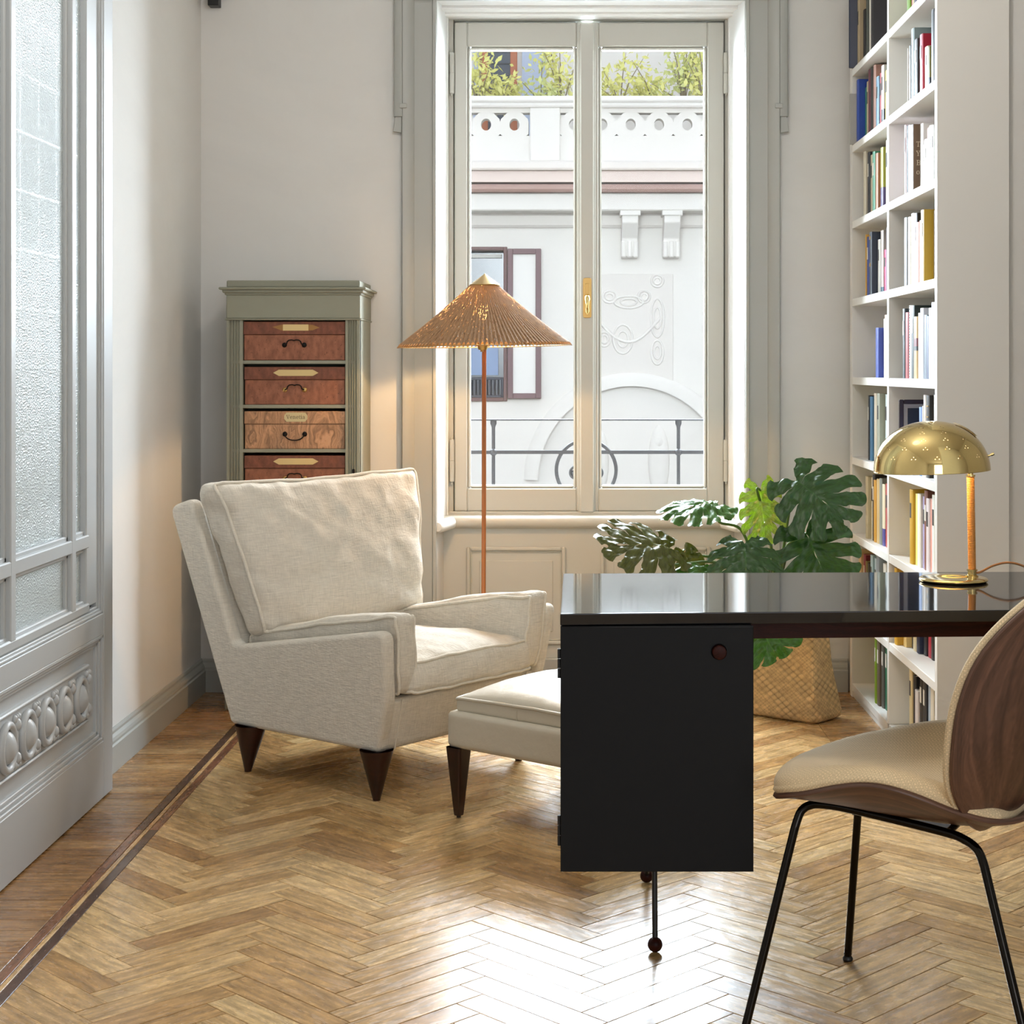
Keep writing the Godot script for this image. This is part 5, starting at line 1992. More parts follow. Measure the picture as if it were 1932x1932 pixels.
	part(pt, "print", g, mat("dark print", Color(0.09, 0.09, 0.12), 0.5))
	g = G.new()
	g.slab(rounded([Vector2(-0.012, 0.09), Vector2(0.012, 0.09), Vector2(0.012, 0.125), Vector2(-0.012, 0.125)], 0.011), 0.0008, 0.0, func(p): return Vector3(p.x + 0.002, p.y, 0.0031 + p.z))
	part(pt, "red_shape", g, mat("red ink", Color(0.70, 0.12, 0.10), 0.6))

func book(x: float, d0: float, d1: float, y: float, h: float, deep: float, b: Array, label: String, k: int, near: bool):
	var o := W(x + deep / 2, y, (d0 + d1) / 2)
	var t = thing("book", label, "book", o, Basis(), "books on the %s shelf, %s bay" % [["", "top", "second", "third", "fourth", "fifth", "sixth", "seventh", "eighth", "lowest"][k], "nearer" if near else "farther"])
	var th := (d1 - d0) / 2
	var bd := minf(0.0025, th * 0.3)
	var X := -deep / 2
	# cover: boards and a slightly rounded back, open at the fore edge
	var cover := PackedVector2Array([Vector2(deep / 2, -th), Vector2(X + 0.004, -th), Vector2(X + 0.0012, -th * 0.7), Vector2(X, 0), Vector2(X + 0.0012, th * 0.7), Vector2(X + 0.004, th), Vector2(deep / 2, th), Vector2(deep / 2, th - bd), Vector2(X + 0.005, th - bd), Vector2(X + 0.005, -th + bd), Vector2(deep / 2, -th + bd)])
	var g := G.new()
	var two: bool = b.size() > 4
	g.slab(cover, h * (1 - b[5]) if two else h, 0.0004, func(p): return Vector3(p.x, p.z + (h * b[5] if two else 0.0), p.y), 1)
	var cv = part(t, "cover", g, book_mat(b[2]))
	if two:
		g = G.new()
		g.slab(cover, h * b[5], 0.0, func(p): return Vector3(p.x, p.z, p.y), 1)
		part(t, "lower_cover", g, book_mat(b[4]))
	g = G.new()
	g.box(Vector3(X + 0.005, 0.002, -th + bd), Vector3(deep / 2 - 0.003, h - 0.003, th - bd))
	part(t, "pages", g, M.cream)
	var tl := 0.0
	if b[3] == "brown lettered":
		var f := SystemFont.new()
		f.font_names = PackedStringArray(["Droid Serif"])
		var yy := h - 0.062
		for s in ["T", "Yo", "B", "on"]:
			var tm := TextMesh.new()
			tm.font = f
			tm.text = s
			tm.font_size = 20
			tm.pixel_size = 0.00105
			tm.depth = 0.0003
			tm.horizontal_alignment = HORIZONTAL_ALIGNMENT_LEFT
			var m = part(t, "lettering", tm, mat("cream ink", Color(0.86, 0.80, 0.70), 0.6))
			m.position = Vector3(X + 0.012, yy, th + 0.0003)
			yy -= 0.0285
	elif b[3] == "tan banded":
		g = G.new()
		g.slab(cover, h * 0.13, 0.0, func(p): return Vector3(p.x * 1.003, p.z + h * 0.52, p.y * 1.01), 1)
		part(t, "red_band", g, book_mat("6e1a22"))
		g = G.new()
		g.slab(cover, h * 0.07, 0.0, func(p): return Vector3(p.x * 1.003, p.z + h * 0.45, p.y * 1.01), 1)
		part(t, "black_band", g, book_mat("1a1a1a"))
	elif b[3] == "white spiral bound":
		g = G.new()
		var n := 26
		for q in n:
			var yy: float = h * (q + 0.5) / n
			var path := []
			for e in 9:
				var an := TAU * e / 8.0
				path.append(Vector3(X + cos(an) * 0.0035, yy + 0.001 * sin(an * 0.5), sin(an) * minf(th, 0.0055)))
			g.tube(path, 0.0007, 5, false, false)
		part(t, "spiral_binding", g, M.blackmetal)
	elif b[3] == "black and gold":
		g = G.new()
		for q in 6:
			var yy: float = h * (0.86 - 0.13 * q)
			g.box(Vector3(X - 0.0004, yy, -th * 0.7), Vector3(X + 0.003, yy + 0.004, th * 0.7))
			g.slab(rounded([Vector2(X + 0.02, yy - 0.005), Vector2(X + 0.034, yy - 0.005), Vector2(X + 0.034, yy + 0.008), Vector2(X + 0.02, yy + 0.008)], 0.005, 3), 0.0005, 0.0, func(p): return Vector3(p.x, p.y, th + p.z))
		part(t, "gilt_tooling", g, M.oldbrass)
	elif b[3] == "thick slate":
		g = G.new()
		for yy in [h * 0.88, h * 0.46]:
			g.box(Vector3(X - 0.0004, yy, -th * 0.6), Vector3(X + 0.003, yy + 0.012, th * 0.6))
		part(t, "gilt_ornament", g, M.oldbrass)
	elif th > 0.008 and int(h * 1000) % 3 == 0:
		g = G.new()
		g.box(Vector3(X - 0.0003, h * 0.62, -th * 0.45), Vector3(X + 0.002, h * 0.82, th * 0.45))
		part(t, "title_panel", g, book_mat("d8d2c4" if book_mat(b[2]).albedo_color.v < 0.6 else "4a4644"))

# ------------------------------------------------------------------ basket and plant
func make_basket():
	var t = thing("woven_basket", "woven seagrass basket holding the monstera on the floor by the bookcase", "basket", W(0.735, 0, 5.88))
	var U := Vector3(-0.78, 0, -0.625)      # along the wide face, away from the near corner
	var V := Vector3(0.66, 0, -0.75)        # along the narrow face
	var g := G.new()
	var c0 := W(0.826, 0, 5.668) - W(0.735, 0, 5.88)
	var ringat := func(y: float, grow: float, inner: float) -> PackedVector3Array:
		var a := 0.44 + grow
		var b := 0.16 + grow * 0.8
		var pts := rounded([Vector2(-grow * 0.5 + inner, -grow * 0.5 + inner), Vector2(a - inner, -grow * 0.5 + inner), Vector2(a - inner, b - inner), Vector2(-grow * 0.5 + inner, b - inner)], [0.022, 0.04, 0.04, 0.022], 5)
		var row := PackedVector3Array()
		for i in pts.size():
			var p := pts[i]
			row.append(c0 + U * p.x + V * p.y + Vector3(0, y, 0))
		row.append(row[0])
		return row
	var rows := []
	for e in [[0.004, -0.05, 0.02], [0.0, -0.012, 0.004], [0.010, 0.006, 0.0], [0.03, 0.010, 0.0], [0.08, -0.002, 0.0], [0.14, -0.018, 0.0], [0.20, -0.030, 0.0], [0.28, -0.038, 0.0], [0.36, -0.03, 0.0], [0.42, -0.02, 0.0], [0.44, -0.016, 0.002], [0.445, -0.016, 0.010], [0.43, -0.016, 0.016], [0.34, -0.03, 0.016]]:
		rows.append(ringat.call(e[0], e[1], e[2]))
	g.grid(rows, true, false, true)
	part(t, "body", g, M.basket)
	g = G.new()
	var a: Vector3 = rows[9][12]
	var b := c0 + U * 0.03 + V * 0.155
	for s in [0.0, 1.0]:
		var h0 := c0 + V * 0.125 + U * (0.06 if s < 0.5 else 0.34) + Vector3(0.0, 0.41, 0)
		g = G.new()
		if s < 0.5:
			var p := [W(0.842, 0.315, 5.80), W(0.866, 0.24, 5.77), W(0.876, 0.19, 5.765), W(0.872, 0.158, 5.765), W(0.858, 0.150, 5.77), W(0.846, 0.157, 5.775)]
			for i in p.size(): p[i] -= W(0.735, 0, 5.88)
			g.tube(smooth_path(p, 4), 0.0052, 8)
			var p2 := [W(0.848, 0.325, 5.81), W(0.853, 0.26, 5.80), W(0.845, 0.20, 5.79)]
			for i in p2.size(): p2[i] -= W(0.735, 0, 5.88)
			g.tube(smooth_path(p2, 4), 0.005, 8)
			part(t, "rope_handle", g, M.rope)
	var soil := G.new()
	var r: PackedVector3Array = ringat.call(0.36, -0.05, 0.016)
	var m := Vector3.ZERO
	for p in r: m += p / r.size()
	for k in r.size() - 1:
		soil.tri(m, r[k], r[k + 1], Vector3.UP, Vector3.UP, Vector3.UP, Vector2.ZERO, Vector2.ZERO, Vector2.ZERO)
	part(t, "soil", soil, mat("potting soil", Color(0.12, 0.085, 0.06), 0.95))

func leaf_mesh(base: Vector3, tip: Vector3, face: Vector3, wide: float, lobes: int, slit: float, gap: float, droop: float, cup: float, ripple := 0.006, seed_ := 1) -> G:
	# split leaf: stalk joins at base, the midrib runs to tip, the blade faces along face
	var L := base.distance_to(tip)
	var ax := (tip - base).normalized()
	var nn := (face - ax * face.dot(ax)).normalized()
	var side := ax.cross(nn)
	var g := G.new()
	var nz := fn(seed_ * 7 + 3, 9.0, 2)
	var per := 8
	for s in [-1.0, 1.0]:
		var rows := []
		var ends := []
		for i in lobes:
			for k in per + 1:
				var q := float(k) / per
				var tau0 := (i + q) / lobes
				var tc := (i + 0.5) / lobes
				var row := PackedVector3Array()
				for j in 13:
					var r := j / 12.0
					var open: float = smoothstep(slit + 0.10 * sin(i * 2.3 + seed_), 0.86, r) * (1.0 - 0.45 * smoothstep(0.84, 1.0, r))
					var tau := tc + (tau0 - tc) * (1.0 - gap * open)
					tau = clampf(tau, 0.0, 1.0)
					var phi := deg_to_rad(lerpf(158.0, 0.0, pow(tau, 0.92)))
					var rad := 1.0 - 0.07 * pow(absf(q * 2 - 1), 4.0) + 0.02 * sin(i * 3.7 + seed_)
					var ox := (0.30 + cos(phi) * 0.70 * rad) * L
					var oy := sin(phi) * wide * rad * (1.0 + 0.12 * cos(phi))
					var mx := L * 0.80 * maxf(0.0, tau - 0.12)
					if tau > 0.93: mx = L * lerpf(0.648, 0.80, (tau - 0.93) / 0.07)
					var bend := r * r * 0.07 * L * sin(phi)
					var x := lerpf(mx, ox, r) + bend
					var y := oy * r
					var lift := -droop * x * absf(x) / L - cup * y * y / wide + nz.get_noise_3d(x * 3.0, y * 3.0, s * 2.0) * ripple * 3.0
					lift -= 0.018 * L * pow(absf(q * 2 - 1), 2) * r * gap
					row.append(base + ax * x + side * y * s + nn * lift)
				rows.append(row)
			# each lobe a strip of its own; the strips share their inner edges
			g.grid(rows, s < 0, false, false, 1.0, 1.0)
			rows = []
	return g

func make_plant():
	var o := W(0.70, 0.36, 5.86)
	var t = thing("monstera_plant", "tall monstera plant with glossy split leaves standing in the woven basket", "plant", o)
	var dark := leaf_mat("dark leaf", Color(0.145, 0.245, 0.10), Color(0.16, 0.30, 0.05))
	var mid := leaf_mat("green leaf", Color(0.20, 0.32, 0.11), Color(0.20, 0.36, 0.06))
	var young := leaf_mat("young leaf", Color(0.47, 0.52, 0.20), Color(0.34, 0.42, 0.12))
	var ochre := leaf_mat("ageing leaf", Color(0.25, 0.26, 0.095), Color(0.25, 0.27, 0.06))
	var P := func(x: float, y: float, d: float) -> Vector3: return W(px_x(x, d), px_y(y, d), d) - o
	var stalk := mat("stalk", Color(0.30, 0.42, 0.16), 0.45)
	var n := 0
	for e in [
		# base, tip, depth of both, facing, half width, lobes, slit, gap, droop, cup, material, where the stalk bends
		[[1503, 907, 5.62], [1608, 985, 5.50], Vector3(-0.25, 0.80, 0.62), 0.160, 5, 0.40, 0.34, 0.10, 0.10, dark],
		[[1521, 1007, 5.55], [1574, 1118, 5.50], Vector3(0.05, 0.52, 0.85), 0.160, 5, 0.38, 0.34, 0.12, 0.06, dark],
		[[1405, 1027, 5.42], [1411, 1097, 5.30], Vector3(0.0, 0.75, 0.62), 0.125, 5, 0.55, 0.22, 0.22, 0.22, dark],
		[[1434, 925, 5.66], [1448, 1030, 5.62], Vector3(0.25, 0.15, -0.95), 0.080, 6, 0.5, 0.42, 0.10, 0.20, young],
		[[1352, 950, 5.62], [1272, 938, 5.44], Vector3(0.10, 0.97, 0.22), 0.110, 5, 0.48, 0.30, 0.32, 0.25, mid],
		[[1262, 1034, 5.40], [1146, 1012, 5.24], Vector3(0.22, 0.78, 0.58), 0.135, 5, 0.45, 0.32, 0.16, 0.14, ochre],
		[[1288, 1084, 5.36], [1352, 1066, 5.40], Vector3(0.0, 0.75, 0.65), 0.042, 3, 0.9, 0.05, 0.2, 0.2, mid],
		[[1432, 1180, 5.50], [1470, 1244, 5.44], Vector3(-0.1, 0.45, 0.9), 0.125, 5, 0.6, 0.2, 0.15, 0.1, mid],
		[[1350, 1110, 5.75], [1300, 1190, 5.80], Vector3(-0.2, 0.6, 0.7), 0.12, 5, 0.45, 0.4, 0.15, 0.1, mid],
		[[1290, 1040, 5.62], [1312, 1088, 5.60], Vector3(-0.3, 0.4, 0.85), 0.050, 3, 0.8, 0.1, 0.2, 0.1, ochre],
		[[1575, 1090, 5.8], [1640, 1110, 5.85], Vector3(0.1, 0.7, 0.65), 0.08, 4, 0.5, 0.3, 0.2, 0.1, dark]]:
		n += 1
		var b: Vector3 = P.call(e[0][0], e[0][1], e[0][2])
		var tip: Vector3 = P.call(e[1][0], e[1][1], e[1][2])
		var g := leaf_mesh(b, tip, e[2], e[3], e[4], e[5], e[6], e[7], e[8], 0.004, n)
		var lf = part(t, "leaf", g, e[9], "bright yellow green young leaf" if e[9] == young else "")
		var root := Vector3(0.02 * sin(n * 2.0), 0, 0.03 * cos(n * 1.3))
		var from := root.lerp(b, 0.55) + Vector3(0, 0.05 + 0.015 * (n % 3), 0)
		var back: Vector3 = (b - tip).normalized() * 0.02 - Vector3(e[2].x, e[2].y, e[2].z).normalized() * 0.035
		g = G.new()
		var path := smooth_path([root, root.lerp(from, 0.5) + Vector3(0, 0.02, 0), from, b + back * 1.2 - Vector3(0, 0.02, 0), b + back * 0.35, b], 6)
		var rad := []
		for k in path.size(): rad.append(lerpf(0.0062, 0.0032, float(k) / path.size()))
		g.tube(path, rad, 7)
		part(t, "stalk", g, stalk)
	var g := G.new()
	for k in 4:
		var a := TAU * k / 4.0
		g.tube([Vector3(cos(a) * 0.02, -0.02, sin(a) * 0.02), Vector3(cos(a) * 0.025, 0.10, sin(a) * 0.03), Vector3(cos(a) * 0.05, 0.2, sin(a) * 0.05)], 0.009, 8)
	part(t, "stem", g, mat("stem", Color(0.22, 0.27, 0.12), 0.6))

func leaf_mat(called: String, c: Color, through: Color) -> StandardMaterial3D:
	var m := mat(called, c * 1.45, 0.30)
	m.albedo_texture = tex.leaf
	m.backlight_enabled = true
	m.backlight = through * 1.6
	m.cull_mode = BaseMaterial3D.CULL_DISABLED
	return m

# ------------------------------------------------------------------ small things on the wall
func make_pendant():
	var at := W(0.0, 2.76, 3.5)
	var t = thing("pendant_lamp", "opal glass globe hanging from the ceiling above the desk chair, outside the view", "lamp", W(0.0, 3.35, 3.5))
	var o := at - W(0.0, 3.35, 3.5)
	var g := G.new()
	var ball := []
	for k in 21: ball.append(Vector2(sin(PI * k / 20.0) * 0.2, cos(PI * k / 20.0) * 0.2))
	g.lathe(ball, o, 28)
	var m := mat("opal glass", Color(0.95, 0.95, 0.93), 0.3)
	m.emission_enabled = true
	m.emission = Color(1.0, 0.98, 0.96)
	m.emission_energy_multiplier = 2.0
	part(t, "globe", g, m)
	g = G.new()
	g.tube([o + Vector3(0, 0.2, 0), Vector3.ZERO], 0.006, 8)
	g.lathe([Vector2(0.06, -0.002), Vector2(0.06, -0.02), Vector2(0.02, -0.035)], Vector3.ZERO, 20)
	part(t, "stem", g, M.oldbrass)
	var l := OmniLight3D.new()
	l.name = "pendant_light"
	l.position = at
	l.light_color = Color(1.0, 0.98, 0.96)
	l.light_energy = PENDANT
	l.light_size = 0.17
	l.omni_range = 14.0
	l.omni_attenuation = 2.0
	l.shadow_enabled = true
	add_child(l)

func make_bracket():
	var d := 6.2
	var t = thing("wall_bracket", "small black metal bracket high in the left corner above the cabinet", "bracket", W(px_x(400, d), px_y(2, d), BACK))
	var g := G.new()
	g.slab(rounded([Vector2(-0.020, -0.012), Vector2(0.020, -0.012), Vector2(0.020, 0.09), Vector2(-0.020, 0.09)], 0.003), 0.05, 0.002, func(p): return Vector3(p.x, p.y, p.z))
	part(t, "plate", g, M.blackmetal)
	g = G.new()
	g.slab(rounded([Vector2(-0.035, 0.04), Vector2(0.032, 0.02), Vector2(0.032, 0.09), Vector2(-0.035, 0.09)], 0.004), 0.03, 0.003, func(p): return Vector3(p.x, p.y, 0.045 + p.z))
	part(t, "head", g, M.blackmetal)

# ------------------------------------------------------------------ outside
func make_balcony_rail():
	var d := 6.95
	var t = thing("balcony_railing", "dark iron railing with a ring scroll outside the window panes", "railing", W(0.06, 0, d))
	var o := W(0.06, 0, d)
	var at := func(x: float, y: float) -> Vector3: return W(px_x(x, d), px_y(y, d), d) - o
	var iron := mat("dark iron", Color(0.10, 0.10, 0.12), 0.6)
	var g := G.new()
	for y in [792.0]:
		var a: Vector3 = at.call(800, y)
		var b: Vector3 = at.call(1400, y)
		g.box(Vector3(a.x, a.y - 0.003, -0.02), Vector3(b.x, a.y + 0.003, 0.02), 0.001)
	part(t, "top_rail", g, iron)
	g = G.new()
	var a: Vector3 = at.call(800, 853)
	var b: Vector3 = at.call(1400, 853)
	g.box(Vector3(a.x, a.y - 0.0075, -0.006), Vector3(b.x, a.y + 0.0075, 0.006), 0.001)
	part(t, "middle_rail", g, iron)
	g = G.new()
	a = at.call(800, 925)
	b = at.call(1400, 925)
	g.box(Vector3(a.x, a.y - 0.0055, -0.006), Vector3(b.x, a.y + 0.0055, 0.006), 0.001)
	part(t, "bottom_rail", g, iron)
	for x in [931.0, 1280.0]:
		g = G.new()
		var q: Vector3 = at.call(x, 792)
		var m: Vector3 = at.call(x, 853)
		var e: Vector3 = at.call(x, 960)
		g.tube([e, q], 0.0075, 10)
		g.lathe([Vector2(0.006, q.y - 0.035), Vector2(0.0105, q.y - 0.022), Vector2(0.013, q.y - 0.016), Vector2(0.013, q.y - 0.002)], Vector3(q.x, 0, 0), 14)
		for y in [m.y, m.y - 0.152]:
			var ball := []
			for k in 11: ball.append(Vector2(sin(PI * k / 10.0) * 0.0155, y - cos(PI * k / 10.0) * 0.0155))
			g.lathe(ball, Vector3(q.x, 0, 0), 14)
		part(t, "baluster", g, iron)
	g = G.new()
	var c: Vector3 = at.call(1106, 887)
	var path := []
	for k in 49:
		var an := TAU * k / 48
		path.append(c + Vector3(cos(an), sin(an), 0) * 0.1235)
	g.tube(path, 0.0078, 8, true)
	part(t, "ring", g, iron)
	for s in [-1.0, 1.0]:
		g = G.new()
		path = []
		for k in 25:
			var an = PI * 0.5 + s * -1.0 * (-0.3 + 4.4 * k / 24.0)
			var r := 0.034 - 0.020 * k / 24.0
			path.append(c + Vector3(s * 0.040, -0.015, 0) + Vector3(cos(an), sin(an), 0) * r)
		g.tube(path, 0.0058, 8)
		var ball := []
		for k in 9: ball.append(Vector2(sin(PI * k / 8.0) * 0.013, -cos(PI * k / 8.0) * 0.013))
		g.lathe(ball, c + Vector3(s * 0.050, -0.012, 0), 12)
		part(t, "scroll", g, iron)
	g = G.new()
	bx(g, -0.9, 1.05, 0.40, 0.50, 6.78, 7.15, 0.01)
	var sl = part(t, "balcony_slab", g, M.stone)
	sl.position = -o

func make_facade():
	var d := 14.0
	var o := W(0.14, -6, d + 0.5)
	var t = thing("building", "pale rendered house front across the street with shutters and a balustrade", "building", o)
	var put := func(called: String, g: G, m, label := ""):
		var p = part(t, called, g, m, label)
		p.position = -o
		return p
	var X := func(x: float, dd: float) -> float: return px_x(x, dd)
	var Y := func(y: float, dd: float) -> float: return px_y(y, dd)
	var xa := -9.0
	var xb := 9.5
	var g := G.new()
	# main wall, in pieces round the window
	var wl := px_x(872, d)
	var wr := px_x(957, d)
	var wt := px_y(466, d)
	var wb := px_y(757, d)
	bx(g, xa, wl, -6.0, px_y(340, d), d, d + 0.4)
	bx(g, wr, xb, -6.0, px_y(340, d), d, d + 0.4)
	bx(g, wl, wr, wt, px_y(340, d), d, d + 0.4)
	bx(g, wl, wr, -6.0, wb, d, d + 0.4)
	bx(g, xa, xb, -6.0, 6.3, d + 2.4, d + 2.8)
	bx(g, xa, xb, px_y(330, d), px_y(320, d), d, d + 2.4)
	put.call("wall", g, M.facade)
	# window with brown frame, dark room, curtain, little iron guard
	g = G.new()
	frame_rect(g, wl, wr, wb, wt, 0.03, 0.03, 0.03, 0.03, d - 0.03, d + 0.12, 0.004)
	var wf = put.call("window", g, M.shade_dark)
	g = G.new()
	bx(g, wl, wr, wb, wt, d + 0.14, d + 0.15)
	part(wf, "pane", g, mat("dark window glass", Color(0.14, 0.17, 0.22), 0.08))
	g = G.new()
	bx(g, wl + 0.03, wr - 0.05, px_y(485, d), px_y(478, d), d + 0.10, d + 0.13)
	part(wf, "blind", g, M.stone)
	g = G.new()
	frame_rect(g, wl + 0.05, wr - 0.03, wb + 0.03, px_y(712, d), 0.02, 0.02, 0.02, 0.02, d - 0.01, d + 0.02)
	for k in 9:
		var u := lerpf(wl + 0.07, wr - 0.05, k / 8.0)
		bx(g, u - 0.006, u + 0.006, wb + 0.03, px_y(712, d), d - 0.005, d + 0.01)
	part(wf, "window_guard", g, mat("grey iron", Color(0.22, 0.23, 0.27), 0.6))
	g = G.new()
	bx(g, wl + 0.03, wr - 0.08, px_y(708, d), px_y(640, d), d + 0.11, d + 0.13)
	part(wf, "curtain", g, mat("pale blue curtain", Color(0.55, 0.62, 0.74), 0.9))
	g = G.new()
	frame_rect(g, px_x(958, d), px_x(1021, d), px_y(752, d), px_y(470, d), 0.045, 0.045, 0.045, 0.045, d - 0.06, d - 0.01, 0.004)
	var sh = put.call("shutter", g, mat("purple brown shutter", Color(0.42, 0.32, 0.33), 0.6))
	g = G.new()
	bx(g, px_x(966, d), px_x(1013, d), px_y(744, d), px_y(478, d), d - 0.035, d - 0.02)
	part(sh, "shutter_panel", g, M.stone)
	# fascia, gutter and sloping ledge
	g = G.new()
	bx(g, xa, xb, px_y(403, d), px_y(371, d), d - 0.28, d + 0.2, 0.01)
	put.call("fascia", g, M.facade)
	g = G.new()
	bx(g, xa, xb, px_y(430, d), px_y(403, d), d - 0.05, d + 0.2, 0.02)
	put.call("soffit_band", g, M.relief)
	g = G.new()
	bx(g, xa, xb, px_y(370, d), px_y(356, d), d - 0.36, d + 0.1, 0.02)
	put.call("gutter", g, M.gutter)
	g = G.new()
	g.slab(PackedVector2Array([Vector2(d - 0.34, px_y(352, d)), Vector2(d - 0.30, px_y(346, d)), Vector2(d - 0.02, px_y(322, d)), Vector2(d + 0.2, px_y(322, d)), Vector2(d + 0.2, px_y(352, d))]), xb - xa, 0.0, func(p): return Vector3(xa + p.z, p.y, -p.x))
	put.call("tiled_ledge", g, M.terracotta)
	g = G.new()
	bx(g, xa, xb, px_y(322, d), px_y(304, d), d - 0.06, d + 0.22, 0.015)
	put.call("parapet_plinth", g, M.relief)
	# balustrade with round openings
	var y0 := px_y(305, d)
	var y1 := px_y(204, d)
	var pr := [[790, 1000], [1056, 1100], [1118, 1400]]
	for seg in [[770.0, 1001.0], [1056.0, 1400.0]]:
		var step := 53.5
		var x: float = 863.5 if seg[0] < 900 else 1083.0
		g = G.new()
		var strips := []
		var u0: float = px_x(seg[0], d)
		var u1: float = px_x(seg[1], d)
		bx(g, u0, u1, y0, px_y(256, d), d, d + 0.12, 0.004)
		bx(g, u0, u1, px_y(213, d), y1, d, d + 0.12, 0.004)
		put.call("balustrade_panel", g, M.facade)
		while x < seg[1] + 20:
			if x > seg[0] - 20:
				g = G.new()
				var c := Vector2(px_x(x, d), px_y(235, d))
				var inner := []
				var outer := []
				var hx := px_x(x + step / 2, d) - c.x
				var top := px_y(212, d) - c.y
				var low := px_y(257, d) - c.y
				for k in 33:
					var an := TAU * k / 32
					var dir := Vector2(cos(an), sin(an))
					inner.append(c + Vector2(dir.x * 0.042, dir.y * 0.050))
					var m := 1e9
					if absf(dir.x) > 1e-6: m = minf(m, hx / absf(dir.x))
					if dir.y > 1e-6: m = minf(m, top / dir.y)
					if dir.y < -1e-6: m = minf(m, low / dir.y)
					if dir.y > 0.3: m = minf(m, (hx + top - 0.062) / (absf(dir.x) + dir.y))
					outer.append(c + dir * m)
				for k in 32:
					g.quad(W(inner[k].x, inner[k].y, d), W(inner[k + 1].x, inner[k + 1].y, d), W(outer[k + 1].x, outer[k + 1].y, d), W(outer[k].x, outer[k].y, d), Vector3(0, 0, 1))
					g.quad(W(inner[k].x, inner[k].y, d), W(inner[k + 1].x, inner[k + 1].y, d), W(inner[k + 1].x, inner[k + 1].y, d + 0.12), W(inner[k].x, inner[k].y, d + 0.12), Vector3(c.x - inner[k].x, c.y - inner[k].y, 0).normalized())
					g.quad(W(outer[k].x, outer[k].y, d), W(outer[k + 1].x, outer[k + 1].y, d), W(outer[k + 1].x, outer[k + 1].y, d + 0.12), W(outer[k].x, outer[k].y, d + 0.12), Vector3(outer[k].x - c.x, outer[k].y - c.y, 0).normalized())
				put.call("balustrade_cell", g, M.facade)
			x += step
	g = G.new()
	bx(g, px_x(1000, d), px_x(1057, d), y0, y1, d - 0.05, d + 0.2, 0.008)
	put.call("pier", g, M.facade)
	g = G.new()
	bx(g, xa, xb, y1, px_y(193, d), d - 0.07, d + 0.2, 0.012)
	bx(g, xa, xb, px_y(195, d), px_y(184, d), d - 0.10, d + 0.22, 0.012)
	put.call("coping", g, M.stone)
	# scrolled brackets under the fascia
	for c in [[1168, 1206], [1246, 1284]]:
		g = G.new()
		var u0 := px_x(c[0], d)
		var u1 := px_x(c[1], d)
		var mid := (u0 + u1) / 2
		g.slab(rounded([Vector2(d, px_y(404, d)), Vector2(d - 0.26, px_y(404, d)), Vector2(d - 0.26, px_y(425, d)), Vector2(d - 0.13, px_y(452, d)), Vector2(d - 0.12, px_y(486, d)), Vector2(d, px_y(490, d))], 0.03), (u1 - u0) * 0.8, 0.008, func(p): return Vector3(mid - (u1 - u0) * 0.4 + p.z, p.y, -p.x))
		bx(g, u0, u1, px_y(412, d), px_y(403, d), d - 0.28, d, 0.005)
		for k in 3:
			bx(g, mid - 0.07 + k * 0.05, mid - 0.03 + k * 0.05, px_y(488, d), px_y(456, d), d - 0.14, d - 0.10, 0.01)
		put.call("corbel", g, M.facade)
	# ornamental plaster panel
	g = G.new()
	bx(g, px_x(1112, d), px_x(1270, d), px_y(718, d), px_y(517, d), d - 0.012, d + 0.01, 0.004)
	put.call("ornament_panel", g, M.relief)
	g = G.new()
	for q in [[1240, 600, 0.055, 0.16], [1240, 665, 0.05, 0.10], [1186, 570, 0.12, 0.05], [1150, 560, 0.06, 0.05], [1215, 560, 0.05, 0.05], [1175, 640, 0.08, 0.12], [1240, 530, 0.05, 0.05], [1140, 640, 0.05, 0.06]]:
		for ring in 2:
			var path := []
			for k in 25:
				var an := TAU * k / 24
				path.append(W(px_x(q[0], d) + cos(an) * q[2] * (1.0 - 0.45 * ring), px_y(q[1], d) + sin(an) * q[3] * (1.0 - 0.45 * ring), d - 0.014))
			g.tube(path, 0.009, 6, true)
	var sw := []
	for k in 21:
		var s := k / 20.0
		sw.append(W(px_x(lerpf(1125, 1245, s), d), px_y(600 + 45 * sin(PI * s), d), d - 0.014))
	g.tube(sw, 0.014, 6)
	put.call("stucco_ornament", g, M.facade)
	# arch over the door below
	g = G.new()
	var A := []
	var cc := Vector2(px_x(1192, d), px_y(905, d))
	for r in [0.78, 0.86, 0.90]:
		var row := PackedVector3Array()
		for k in 33:
			var an := PI * k / 32
			row.append(W(cc.x + cos(an) * r, cc.y + sin(an) * r * 1.0, d - (0.05 if r < 0.88 else 0.002)))
		A.append(row)
	g.grid(A, true)
	put.call("arch_moulding", g, M.facade)
	g = G.new()
	for q in [[1243, 870, 0.09, 0.30], [1135, 870, 0.06, 0.25], [1243, 835, 0.05, 0.07]]:
		var rows := []
		for k in 9:
			var an := PI / 2 * k / 8.0
			var row := PackedVector3Array()
			for j in 21:
				var b := TAU * j / 20
				row.append(W(px_x(q[0], d) + cos(b) * cos(an) * q[2], px_y(q[1], d) + sin(b) * cos(an) * q[3], d - 0.05 * sin(an)))
			rows.append(row)
		g.grid(rows, false, false, true)
	put.call("stone_figure", g, M.facade)
	# set back storey: brick jambs, dark door, shutters
	var d2 := d + 2.39
	g = G.new()
	for x in [[905, 921], [963, 976]]:
		bx(g, px_x(x[0], d2), px_x(x[1], d2), px_y(260, d2), px_y(40, d2), d2 - 0.05, d2, 0.005)
	put.call("brick_jamb", g, mat("brick red", Color(0.66, 0.40, 0.28), 0.8))
	g = G.new()
	bx(g, px_x(921, d2), px_x(963, d2), px_y(260, d2), px_y(40, d2), d2 - 0.02, d2)
	var bl = put.call("terrace_door", g, mat("slate shutter", Color(0.25, 0.28, 0.33), 0.5))
